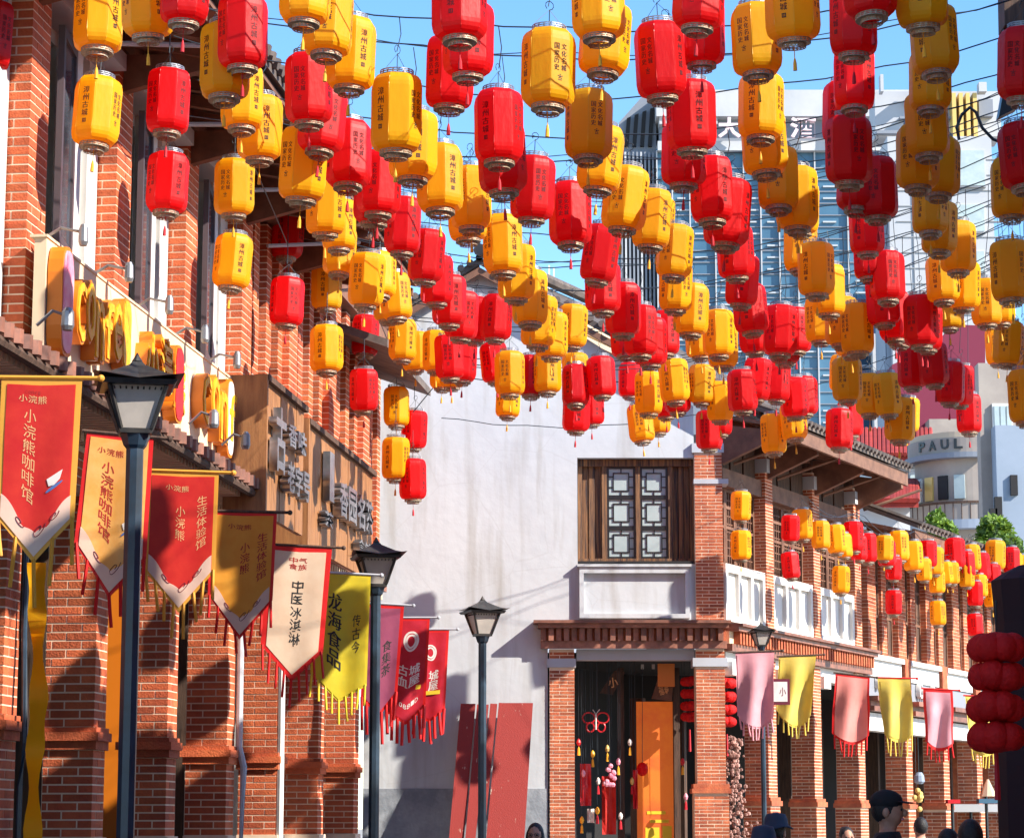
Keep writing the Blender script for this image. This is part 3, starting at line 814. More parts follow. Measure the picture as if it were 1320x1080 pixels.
for i in range(11):
    a = .6 + i * 1.5
    m = MB(); m.box(RF, a, a + .1, -1.7, -1.5, 0, 3.4); m.build('door_post', 'wooddark', AR)
# ---- second shophouse
S2 = thing('brick_shophouse', 'farther brick shophouse with narrow tall windows and a white band above a grey sign', 'building', RF.p(11, 0, 0))
a = 6.12; E2 = 17.0
z1b, z0b = 4.34, 3.98
m = MB(); m.box(RF, 6.08, E2, -.4, -.14, z0b, 6.35); m.build('wall', 'dark', S2)
k = 0
pat = [(.42, 1), (.44, 0), (.26, 1), (.44, 0)]
while a < E2 - .4:
    wd, isb = pat[k % 4]
    if isb: pier(RF, S2, a, a + wd, -.14, .02 if k % 4 == 0 else -.03, z1b, 6.3, m='brick2', ch=.06, bl=.25, bw=.12, g=.008)
    else:
        m = MB(); f = .035
        m.box(RF, a, a + f, -.12, -.08, z1b, 6.0); m.box(RF, a + wd - f, a + wd, -.12, -.08, z1b, 6.0)
        m.box(RF, a + wd / 2 - .02, a + wd / 2 + .02, -.118, -.082, z1b, 6.0)
        for zz in (z1b, 4.95, 5.5, 5.95): m.box(RF, a + f, a + wd - f, -.119, -.081, zz, zz + .04)
        wv = m.build('window', 'woodbrown', S2)
        m = MB(); m.box(RF, a + f, a + wd - f, -.11, -.10, z1b, 6.0); m.build('pane', 'wooddark', wv)
        m = MB(); m.box(RF, a, a + wd, -.13, -.03, 6.0, 6.3); m.build('lintel', 'brick2', S2)
    a += wd; k += 1
bays = [(6.1, 7.9), (8.27, 10.0), (10.37, 12.05), (12.42, 14.05), (14.42, 16.5)]
for i, (q0, q1) in enumerate(bays):
    m = MB(); m.box(RF, q0, q1, -.3, -.01, z0b, z1b - .005); m.box(RF, q0, q1, -.01, .05, z1b - .09, z1b - .01); m.build('white_band', 'white', S2)
    m = MB(); m.box(RF, q0, q1, -.28, -.04, 3.66, z0b - .003); m.build('sign_band', 'signgrey', S2)
    m = MB(); m.box(RF, q0, q1, -.28, .10, 3.42, 3.50); m.box(RF, q0, q1, -.28, .16, 3.58, 3.655); m.box(RF, q0, q1, -.28, .04, 3.50, 3.58); m.build('moulding', 'tilewarm', S2)
    m = MB(); m.box(RF, q0, q1, -.25, -.03, 3.12, 3.40); m.build('header', 'white', S2)
    if i in (0, 1):
        me = text_mesh('boutique' if i == 0 else 'Cosmetics', 1, .12, .01, m='white')
        place_text('letter', me, S2, RF.p((q0 + q1) / 2 + .1, .01, 3.86), RF.d, (0, 0, 1), (q1 - q0) * .62, .26, zs=.3)
for s in ps[3:]:
    m = MB(); m.box(RF, s - .30, s + .0, -.3, .04, 3.425, z1b); m.build('brick_strip', 'brick2', S2)
eaves(RF, 5.9, E2, 6.42, 6.16, .85, S2, .2)
m = MB(); m.box(RF, E2 - .2, E2, -6, 0, 0, 6.3); m.build('end_wall', 'brick2', S2)
# ================================================================== house on the right of the street: shades the lanterns
RB = Frame((3.75, 0), (.119, 1.0))
def right_house(s0, s1, lab, dep=8.0):
    RH = thing('right_shophouse', lab, 'building', RB.p((s0 + s1) / 2, 3, 0))
    m = MB(); m.box(RB, s0, s1 - .3, .0, dep, 0, 8.45); m.build('wall', 'brick2', RH)
    for n0, z0, n1, z1 in ((-1.05, 8.4, dep / 2, 8.4 + dep * .25), (dep / 2, 8.4 + dep * .25, dep + 1, 8.35)):
        P = [RB.p(a, n, z) for (a, n, z) in ((s0, n0, z0), (s1, n0, z0), (s1, n1, z1), (s0, n1, z1), (s0, n0, z0 + .15), (s1, n0, z0 + .15), (s1, n1, z1 + .15), (s0, n1, z1 + .15))]
        m = MB(); m.hexa(P); m.build('roof', 'tile', RH)
    a = s0 + .6
    while a + 1 < s1:
        m = MB(); m.box(RB, a, a + .9, -.03, .02, 5.4, 7.4); w_ = m.build('window', 'wooddark', RH)
        m = MB(); m.box(RB, a + .08, a + .82, -.04, -.032, 5.5, 7.3); m.build('pane', 'glass', w_)
        a += 2.4
right_house(-6, 21.0, 'long brick shophouse on the right side of the street just outside the view')
right_house(25.5, 28.3, 'short brick shophouse beyond the side lane on the right side of the street', 1.8)
# ================================================================== distant buildings
M.update(
 glassblue=mat('blue_curtain_glass', (.075, .17, .25), .25, col2=(.05, .12, .19), nscale=.12, spec=.6),
 panelwhite=mat('white_cladding', (.50, .50, .51), .6, col2=(.38, .39, .41), nscale=.25, detail=10),
 towerwall=mat('grey_white_cladding', (.43, .44, .46), .6, col2=(.36, .37, .40), nscale=.12),
 jointpale=mat('pale_grey_strip', (.42, .45, .48), .6),
 jointgrey=mat('grey_joint', (.30, .31, .33), .7),
 fin=mat('grey_fins', (.20, .22, .26), .7),
 goldfin=mat('yellow_fins', (.62, .42, .12), .5),
 redroof=mat('red_roof_tile', (.36, .030, .018), .8, col2=(.24, .02, .014), nscale=2, island=.2, objrand=.2),
 magenta=mat('crimson_hoarding', (.17, .012, .040), .8),
 concrete=mat('weathered_concrete', (.36, .31, .27), .9, col2=(.25, .21, .19), nscale=.5),
 paleblue=mat('pale_blue_render', (.28, .33, .41), .8, col2=(.23, .28, .35), nscale=.5),
 beige=mat('beige_render', (.52, .40, .29), .9),
 leaf=mat('leaf_green', (.17, .27, .025), .6, col2=(.06, .13, .015), nscale=1.3, island=.35, transl=.25, trans_col=(.25, .36, .03)),
 bark=mat('bark', (.10, .07, .05), .9),
 signpink=mat('faded_pink_sign_letters', (.80, .62, .66), .5),
)
def bx(mb, Y, x0, x1, y0, y1, depth, front=0.):
    """box whose front face fills the photo rectangle at world depth Y"""
    p = PY((x0 + x1) / 2, y1, Y); q = PY((x0 + x1) / 2, y0, Y)
    a = PY(x0, (y0 + y1) / 2, Y).x; b = PY(x1, (y0 + y1) / 2, Y).x
    mb.box(WORLD, a, b, -(Y - front), -(Y + depth), p.z, q.z)
    return a, b, p.z, q.z
# ---- glass hotel tower
Y = 170.
HT = thing('hotel_tower', 'tall blue glass hotel tower with white top bands and a grey finned side wing', 'tower', PY(1000, 1066, Y))
m = MB(); ga, gb, _, gz = bx(m, Y + .6, 850, 1172, 192, 1064, 25); m.build('curtain_wall', 'glassblue', HT)
m = MB(); bx(m, Y, 848, 1174, 182, 194, 26); bx(m, Y, 846, 1174, 116, 150, 26); m.build('parapet', 'panelwhite', HT)
m = MB(); bx(m, Y + .9, 850, 1174, 150, 182, 24); m.build('sign_band', 'fin', HT)
m = MB(); bx(m, Y + .2, 850, 925, 150, 160, 24); bx(m, Y + .2, 868, 905, 160, 178, 24); m.build('band_panel', 'panelwhite', HT)
for ch, x0, x1 in (('大', 925, 955), ('酒', 1018, 1052), ('店', 1074, 1104)):
    c = PY((x0 + x1) / 2, 165, Y - .6)
    place_text('letter', text_mesh(ch, 1, .2, .03, m='signpink'), HT, c, (1, 0, 0), (0, 0, 1), (x1 - x0) * Y / FPX, 28 * Y / FPX, zs=.6)
xs = [850, 870, 893, 926, 964, 986, 1010, 1034, 1058, 1100, 1130, 1160]
for x in xs:
    m = MB(); bx(m, Y + .3, x, x + 1.6, 194, 1064, .5); m.build('mullion', 'panelwhite', HT)
yy = 209; rw = random.Random(5)
while yy < 560:
    m = MB()
    for i in range(len(xs) - 1):
        if rw.random() < .6: bx(m, Y + .45, xs[i] + 3, xs[i] + (xs[i + 1] - xs[i]) * rw.uniform(.45, .95), yy, yy + 2.0, .4)
    if m.v: m.build('floor_strip', 'jointpale', HT, kind='stuff')
    m = MB(); bx(m, Y + .5, 850, 1172, yy + 7, yy + 8.2, .3); m.build('transom', 'fin', HT)
    yy += 15.2
m = MB(); p0 = PY(800, 160, Y + 4); 
fr = Frame((0, Y + 2), (1, 0))
q = [fr.px(x, y) for x, y in ((798, 1064), (846, 1064), (846, 118), (830, 122), (798, 158))]
m.prism(fr, q, -20, 0); m.build('side_wing', 'fin', HT)
for i in range(9):
    x = 803 + i * 5.2
    m = MB(); bx(m, Y + .8, x, x + 2.4, 196, 1064, 1.2); m.build('fin', 'panelwhite' if i % 4 == 1 else 'fin', HT)
for i in range(4):
    x = 805 + i * 10
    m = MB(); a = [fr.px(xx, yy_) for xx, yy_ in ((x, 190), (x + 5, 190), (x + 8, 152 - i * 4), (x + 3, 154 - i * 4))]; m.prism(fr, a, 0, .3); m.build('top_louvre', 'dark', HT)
m = MB(); bx(m, Y, 1040, 1042, 60, 116, .4) if False else None
# ---- white tower with yellow fins
Y = 120.
WT = thing('white_tower', 'white clad tower with yellow vertical fins and large square windows at the right', 'tower', PY(1200, 1066, Y))
m = MB(); bx(m, Y, 1155, 1292, 176, 1064, 3); bx(m, Y + 2, 1128, 1290, 118, 176, 2); m.build('wall', 'towerwall', WT)
m = MB(); bx(m, Y + .5, 1146, 1155, 240, 1064, 3); m.build('corner_wall', 'paleblue', WT)
for x in range(1228, 1262, 9):
    m = MB(); bx(m, Y + 1.2, x, x + 5, 120, 186, .8); m.build('fin', 'goldfin', WT)
for y0, y1 in ((192, 241), (262, 300), (322, 352)):
    m = MB(); bx(m, Y - .2, 1232, 1271, y0, y1, .3); w_ = m.build('window', 'panelwhite', WT)
    m = MB(); bx(m, Y - .24, 1234, 1269, y0 + 2, y1 - 2, .1); m.build('pane', 'glassgrey', w_)
for (x0, x1, y0, y1) in ((1168, 1222, 126, 134), (1160, 1226, 150, 153), (1262, 1280, 128, 150), (1130, 1160, 168, 172)):
    m = MB(); bx(m, Y + 1.6, x0, x1, y0, y1, .5); m.build('louvre', 'fin', WT)
for y in range(205, 460, 20):
    m = MB(); bx(m, Y - .05, 1156, 1292, y, y + .8, .3); m.build('panel_joint', 'jointgrey', WT)
for x in (1178, 1205):
    m = MB(); bx(m, Y - .06, x, x + .8, 180, 460, .3); m.build('panel_joint', 'jointgrey', WT)
for q in ((1135, 1139, 96), (1262, 1272, 106), (1176, 1190, 109)):
    m = MB(); bx(m, Y + 1, q[0], q[1], q[2], 118, .6); m.build('roof_plant', 'towerwall', WT)
# ---- crimson hoarding block
Y = 100.
CH = thing('crimson_building', 'plain crimson walled building standing behind the lanterns in front of the white tower', 'building', PY(1220, 1066, Y))
fr = Frame((0, Y), (1, 0))
q = [fr.px(x, y) for x, y in ((1150, 600), (1270, 600), (1270, 420), (1228, 418), (1205, 445), (1150, 470))]
m = MB(); m.prism(fr, q, -2, 0); m.build('wall', 'magenta', CH)
m = MB(); bx(m, Y - 1, 1205, 1268, 540, 1064, 1); m.build('lower_wall', 'concrete', CH)
# ---- dark blue glazed block behind the first eaves
Y = 130.
DB = thing('blue_glass_block', 'dark blue glass office block with two pale pipes beside the hotel tower', 'building', PY(1130, 1066, Y))
m = MB(); bx(m, Y, 1108, 1160, 380, 1064, 2); m.build('curtain_wall', mat('deep_blue_glass', (.02, .06, .12), .2), DB)
for x in (1126, 1133):
    m = MB(); bx(m, Y - 1, x, x + 4, 430, 560, .8); m.build('pipe', 'panelwhite', DB)
for y in (455, 470, 500): 
    m = MB(); bx(m, Y - .6, 1110, 1158, y, y + 3, .4); m.build('floor_strip', 'paleblue', DB)
# ---- red roofed white houses
def tiled_slope(parent, x0, x1, ytop, ybot, Yf, Yb, n):
    p0, p1 = PY(x0, ybot, Yf), PY(x1, ybot, Yf); q0, q1 = PY(x0, ytop, Yb), PY(x1, ytop, Yb)
    m = MB(); up = Vector((0, 0, .15)); m.hexa([p0, p1, q1, q0] + [v + up for v in (p0, p1, q1, q0)]); r_ = m.build('roof', 'redroof', parent)
    for i in range(n):
        t = (i + .5) / n; a = p0.lerp(p1, t); b = q0.lerp(q1, t)
        m = MB(); m.tube([a + up * 1.3 - Vector((0, .1, 0)), b + up * 1.3], .075, 6); m.build('roof_tile', 'redroof', r_)
RH1 = thing('white_house', 'white house under the upper red tiled roof', 'house', PY(1160, 1066, 80))
m = MB(); bx(m, 80, 1128, 1198, 588, 1064, 3); m.build('wall', 'panelwhite', RH1)
tiled_slope(RH1, 1092, 1202, 560, 594, 79, 84, 20)
for x0 in (1140, 1157, 1172, 1186):
    m = MB(); bx(m, 79.9, x0, x0 + 10, 604, 626, .15); w_ = m.build('window', 'greywhite', RH1)
    m = MB(); bx(m, 79.85, x0 + 1.5, x0 + 9, 612, 625, .1); m.build('pane', 'glassgrey', w_)
m = MB(); bx(m, 79.7, 1128, 1198, 598, 601, .6); m.build('sill', 'greywhite', RH1)
RH2 = thing('white_house', 'white house under the lower red tiled roof by the curved balcony', 'house', PY(1160, 1066, 72))
m = MB(); bx(m, 72, 1112, 1178, 652, 1064, 2); m.build('wall', 'panelwhite', RH2)
tiled_slope(RH2, 1118, 1184, 627, 654, 71.4, 75, 16)
BG = thing('beige_building', 'flat roofed sandy beige building seen over the first eaves', 'building', PY(1110, 1066, 95))
m = MB(); bx(m, 95, 1060, 1150, 552, 1064, 2); m.build('wall', 'beige', BG)
# ---- round cornered cafe building with curved balcony
Y = 70.
CB = thing('curved_balcony_building', 'beige round cornered building with a curved balcony and dark letters on its canopy', 'building', PY(1230, 1066, Y))
c = PY(1262, 1066, Y + 5); sx = Y / FPX
def zat(y): return PY(1225, y, Y).z
def arc(mb, r0, r1, z0, z1, a0=R(175), a1=R(275), n=18):
    for i in range(n):
        t0 = a0 + (a1 - a0) * i / n; t1 = a0 + (a1 - a0) * (i + 1) / n
        P = []
        for z in (z0, z1):
            P += [Vector((c.x + r0 * math.cos(t0), c.y + r0 * math.sin(t0), z)), Vector((c.x + r1 * math.cos(t0), c.y + r1 * math.sin(t0), z)),
                  Vector((c.x + r1 * math.cos(t1), c.y + r1 * math.sin(t1), z)), Vector((c.x + r0 * math.cos(t1), c.y + r0 * math.sin(t1), z))]
        mb.hexa(P)
m = MB(); arc(m, .1, 1.62, 0, zat(556)); m.build('wall', 'concrete', CB)
m = MB(); arc(m, .1, 1.82, zat(563), zat(540)); m.build('canopy', 'concrete', CB)
m = MB(); arc(m, .1, 1.95, zat(568), zat(561)); m.build('canopy_edge', 'fin', CB)
m = MB(); arc(m, .1, 1.75, zat(540), zat(532)); m.build('coping', 'beige', CB)
m = MB(); arc(m, .1, 2.05, zat(664), zat(652)); m.build('balcony_slab', 'paleblue', CB)
m = MB(); arc(m, 1.92, 1.96, zat(652), zat(630)); m.build('balcony_screen', 'concrete', CB)
m = MB(); arc(m, 1.90, 1.99, zat(630), zat(627)); m.build('balcony_rail', 'wooddark', CB)
for i in range(13):
    t = R(178 + i * 7.5); m = MB(); p = Vector((c.x + 1.97 * math.cos(t), c.y + 1.97 * math.sin(t), 0)); m.tube([p + Vector((0, 0, zat(652))), p + Vector((0, 0, zat(628)))], .012, 4); m.build('baluster', 'wooddark', CB)
for i, ch in enumerate('PAUL'):
    t = R(212 + i * 13); p = Vector((c.x + 1.84 * math.cos(t), c.y + 1.84 * math.sin(t), zat(549)))
    place_text('letter', text_mesh(ch, 1, .05, .03, m='black'), CB, p, (-math.sin(t), math.cos(t), 0), (0, 0, 1), .26, .30, zs=.3)
for i, (t0, mm) in enumerate(((196, 'white'), (214, 'goldfin'), (232, 'dark'), (250, 'glassgrey'))):
    t = R(t0); m = MB(); p = Vector((c.x + 1.63 * math.cos(t), c.y + 1.63 * math.sin(t), 0)); F_ = Frame((p.x, p.y), (-math.sin(t), math.cos(t)))
    m.box(F_, -.16, .16, -.05, .05, zat(622), zat(590)); m.build('window', mm, CB)
# ---- concrete block at the right edge
Y = 66.
CC = thing('concrete_tower_block', 'weathered concrete block with a pale blue bay and white casements at the right edge', 'building', PY(1295, 1066, Y))
m = MB(); bx(m, Y, 1270, 1330, 468, 1064, .5); m.build('wall', 'concrete', CC)
m = MB(); bx(m, Y - .6, 1291, 1330, 548, 1064, .6); m.build('bay', 'paleblue', CC)
m = MB(); bx(m, Y - .1, 1280, 1306, 520, 580, .2); w_ = m.build('window', 'white', CC)
for x0, x1 in ((1282, 1288), (1290, 1296), (1298, 1304)):
    for y0, y1 in ((523, 548), (551, 577)):
        m = MB(); bx(m, Y - .14, x0, x1, y0, y1, .05); m.build('pane', 'glassgrey', w_)
for x0, y0 in ((1283, 640), (1303, 612), (1277, 655)):
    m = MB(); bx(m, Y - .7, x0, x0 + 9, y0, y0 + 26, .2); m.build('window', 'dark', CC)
# pale sliver of skyline left of the hotel
LP = thing('low_block', 'low white roof terrace building between the lanterns behind the gable roof', 'building', PY(770, 1066, 60))
m = MB(); bx(m, 60, 690, 830, 452, 1064, 8); m.build('wall', 'greywhite', LP)
fr = Frame((0, 60), (1, 0))
for k in range(4):
    q = [fr.px(x, y) for x, y in ((712, 395 + k * 12), (806, 440 + k * 12), (806, 446 + k * 12), (712, 401 + k * 12))]
    m = MB(); m.prism(fr, q, -6, .3 * k); m.build('terrace_step', 'cream' if k < 3 else 'rafter', LP)
m = MB(); bx(m, 62, 707, 709, 342, 400, .15); bx(m, 62, 713, 715, 345, 400, .15); m.build('antenna', 'white', LP)
# gable of a grey roofed house between the far yellow lanterns
GR = thing('grey_roof_house', 'small grey roofed house peeping over the white gable roof', 'house', PY(880, 1066, 48))
fr = Frame((0, 48), (1, 0))
q = [fr.px(x, y) for x, y in ((850, 560), (925, 560), (925, 545), (880, 452), (850, 500))]
m = MB(); m.prism(fr, q, -6, 0); m.build('roof', 'fin', GR)
# ================================================================== trees
def leafcloud(mb, c, rx, rz, n, sz, rn):
    for _ in range(n):
        while True:
            v = Vector((rn.uniform(-1, 1), rn.uniform(-1, 1), rn.uniform(-1, 1)))
            if .35 < v.length < 1: break
        p = c + Vector((v.x * rx, v.y * rx, v.z * rz))
        a = Vector((rn.uniform(-1, 1), rn.uniform(-1, 1), rn.uniform(-.3, 1))).normalized(); b = a.cross(Vector((rn.uniform(-1, 1), rn.uniform(-1, 1), rn.uniform(-1, 1)))).normalized()
        s = sz * rn.uniform(.6, 1.3)
        mb.add([p - a * s, p + b * s * .45, p + a * s, p - b * s * .45], [(0, 1, 2, 3)])
def tree(cx, ctop, cbot, wpx, Y, label, seed, nleaf=2600):
    rn = random.Random(seed)
    base = PY(cx, 1066, Y); base.z = 0
    t = thing('leafy_tree', label, 'tree', base, 'trees beyond the arcade')
    ztop, zbot = PY(cx, ctop, Y).z, PY(cx, cbot, Y).z; r = wpx * Y / FPX / 2
    m = MB(); m.tube([base, base + Vector((.1, 0, zbot * .5)), base + Vector((0, 0, zbot + .3))], .16, 8, r2=.09); tr = m.build('trunk', 'bark', t)
    for i in range(6):
        a = i * 1.05; m = MB(); m.tube([base + Vector((0, 0, zbot)), base + Vector((r * .5 * math.cos(a), r * .5 * math.sin(a), (zbot + ztop) / 2))], .06, 5, r2=.02); m.build('limb', 'bark', tr)
    m = MB(); nc = 11
    for i in range(nc):
        a = rn.uniform(0, 6.28); q = rn.uniform(.1, .75); zz = zbot + (ztop - zbot) * rn.uniform(.15, .85)
        k = 1 - .5 * ((zz - zbot) / (ztop - zbot))
        leafcloud(m, base + Vector((r * q * k * math.cos(a), r * q * k * math.sin(a), zz)), r * .42, (ztop - zbot) * .17, nleaf // nc, .10, rn)
    m.build('crown', 'leaf', t)
tree(1224, 654, 760, 66, 58, 'small bright green tree in front of the curved balcony', 1)
tree(1286, 654, 780, 104, 56, 'wide bright green tree below the concrete block at the right edge', 2, 5200)
tree(1272, 740, 860, 60, 54, 'lower darker green tree at the end of the far shophouse', 4)
# ================================================================== street lamps
def street_lamp(x, ytop, d, scale, label, yaw=R(12)):
    top = PD(x, ytop, d); base = Vector((top.x, top.y, 0)); H = top.z; s = scale
    t = thing('street_lamp', label, 'street lamp', base, 'black street lamps down the street')
    def rot(v): return Vector((v[0] * math.cos(yaw) - v[1] * math.sin(yaw), v[0] * math.sin(yaw) + v[1] * math.cos(yaw), v[2]))
    def frustum(mb, z0, r0, z1, r1, hollow=False):
        P = [base + rot((sx * r, sy * r, H + z)) for z, r in ((z0, r0), (z1, r1)) for sx, sy in ((-1, -1), (1, -1), (1, 1), (-1, 1))]
        mb.hexa(P)
    m = MB()
    # concave square roof with upturned corners
    rings = []
    prof = [(.285, -.205), (.25, -.200), (.18, -.165), (.11, -.12), (.05, -.085), (.03, -.06)]
    k = 8
    for r, z in prof:
        for i in range(4):
            for f in (0, .5):
                a = R(45 + 90 * i)
                c0 = Vector((math.copysign(1, math.cos(a)), math.copysign(1, math.sin(a)), 0)); a2 = R(135 + 90 * i)
                c1 = Vector((math.copysign(1, math.cos(a2)), math.copysign(1, math.sin(a2)), 0))
                v = c0.lerp(c1, f); up = .035 * (r / .285) ** 3 if f == 0 else 0
                rr = r * (1.0 if f == 0 else .93)
                rings.append(base + rot((v.x * rr * s, v.y * rr * s, H + (z + up) * s)))
    fs = []
    for i in range(len(prof) - 1):
        for j in range(k): a = i * k + j; b = i * k + (j + 1) % k; fs.append((a, b, b + k, a + k))
    fs.append(tuple(range(k - 1, -1, -1))); fs.append(tuple((len(prof) - 1) * k + j for j in range(k)))
    m.add(rings, fs); m.lathe(base + Vector((0, 0, H)), [(.012 * s, -.08 * s), (.035 * s, -.055 * s), (.02 * s, -.03 * s), (.004 * s, 0)], 8)
    frustum(m, -.235 * s, .225 * s, -.205 * s, .245 * s)
    m.build('lamp_roof', 'lampmetal', t)
    m = MB(); frustum(m, -.50 * s, .088 * s, -.235 * s, .165 * s); m.build('lamp_shade', 'lampglass', t)
    m = MB()
    for sx, sy in ((-1, -1), (1, -1), (1, 1), (-1, 1)):
        m.tube([base + rot((sx * .097 * s, sy * .097 * s, H - .50 * s)), base + rot((sx * .178 * s, sy * .178 * s, H - .235 * s))], .016 * s, 5)
    for i in range(9):
        for q in range(4):
            a = -1 + 2 * (i + .5) / 9; v = [(a, -1), (1, a), (-a, 1), (-1, -a)][q]
            p = rot((v[0] * .168 * s, v[1] * .168 * s, 0)); m.tube([base + p + Vector((0, 0, H - .245 * s)), base + p * .96 + Vector((0, 0, H - .262 * s))], .006 * s, 4)
    frustum(m, -.53 * s, .10 * s, -.50 * s, .105 * s)
    m.build('lamp_frame', 'lampmetal', t)
    m = MB(); m.lathe(base + Vector((0, 0, H)), [(.058 * s, -.62 * s), (.075 * s, -.60 * s), (.10 * s, -.53 * s)], 8, ph=.5); m.lathe(base, [(.066 * s, .0), (.066 * s, .9), (.058 * s, 1.0), (.056 * s, H - .60 * s)], 8, ph=.5)
    m.lathe(base, [(.13, 0), (.13, .08), (.085, .12), (.085, .5), (.066, .55)], 12)
    m.build('pole', 'postblue', t)
    return t
def dlamp(wpx, real=.57): return real * FPX / wpx
street_lamp(177, 455, dlamp(115), 1.0, 'black street lamp nearest the camera with a thick dark blue post')
street_lamp(485, 692, dlamp(70), 1.0, 'black street lamp standing before the purple and yellow banners at the middle left')
street_lamp(622, 768, dlamp(56), 1.0, 'black street lamp in front of the white wall and the leaning red boards', R(20))
street_lamp(981, 801, 33.2, .62, 'small dark street lamp beside the pale pink banner at the brick arcade')
# ================================================================== leaning red boards
def plank(xb0, xb1, xt0, xt1, ytop, label, dY):
    pb0, pb1 = PY(xb0, 1080, YW - .75 - dY), PY(xb1, 1080, YW - .75 - dY); pt0, pt1 = PY(xt0, ytop, YW - .12), PY(xt1, ytop, YW - .12)
    # continue the line down to the ground
    def down(t, b): k = t.z / (t.z - b.z); return t + (b - t) * k
    g0, g1 = down(pt0, pb0), down(pt1, pb1)
    th = Vector((0, -.05, .012))
    m = MB(); m.hexa([g0 + th, g1 + th, g1, g0, pt0 + th, pt1 + th, pt1, pt0])
    o = m.build('red_board', 'redplank', base=((g0 + g1) / 2)); tag(o, label, 'board', 'red boards leaning on the white wall')
    m2 = MB()
    e = (pt1 - pt0).normalized() * .012
    m2.hexa([g0 + th * 1.15 , g0 + th * 1.15 + e * 3, g0 + th + e * 3, g0 + th, pt0 + th * 1.15, pt0 + th * 1.15 + e * 3, pt0 + th + e * 3, pt0 + th])
    m2.build('edge_batten', 'redplank', o)
plank(579, 598, 594, 613, 908, 'leftmost peeling red board leaning on the white wall', 0)
plank(600, 613, 615, 630, 909, 'second peeling red board from the left leaning on the white wall', .03)
plank(616, 624, 632, 641, 908, 'narrow dark red board just left of the widest leaning board', .02)
plank(627, 676, 643, 687, 907, 'rightmost wide peeling red board leaning on the white wall', .0)
# ================================================================== banners
def fabric(key, c, c2=None, tr=.25, **k): return mat(key, c, .6, col2=c2, nscale=5, transl=tr, trans_col=c, bump=.25, bscale=5, **k)
M.update(
 b_red=fabric('banner_crimson', (.62, .010, .010), (.72, .03, .015)), b_gold=fabric('banner_gold', (.88, .40, .07), (.92, .52, .16)),
 b_amber=fabric('banner_amber', (.80, .31, .018), (.88, .40, .04)), b_cream=fabric('banner_cream', (.88, .70, .52), (.82, .60, .42)),
 b_yel=fabric('banner_yellow', (.86, .68, .03), (.72, .60, .04)), b_pur=fabric('banner_mauve', (.42, .09, .17), (.36, .07, .15)),
 b_red2=fabric('banner_scarlet', (.58, .008, .02), (.66, .02, .05)), b_pink=fabric('banner_pink', (.82, .40, .44), (.72, .33, .38)),
 b_pink2=fabric('banner_salmon', (.85, .30, .25), (.75, .26, .22)), b_yel2=fabric('banner_pale_yellow', (.84, .64, .10), (.70, .55, .12)),
 trimred=fabric('trim_red', (.75, .012, .012)), trimgold=fabric('trim_gold', (.82, .40, .05)), cloud=fabric('printed_cloud', (.82, .55, .44), (.88, .64, .5)),
 t_white=mat('white_print', (.75, .68, .62), .7), t_red=mat('red_print', (.42, .015, .01), .7), t_gold=mat('gold_print', (.72, .36, .16), .7), t_black=mat('black_print', (.02, .02, .02), .7), t_yellow=mat('yellow_print', (.85, .60, .03), .7),
 t_blue=mat('blue_print', (.08, .14, .35), .7), t_dkred=mat('wine_line', (.20, .01, .03), .7))
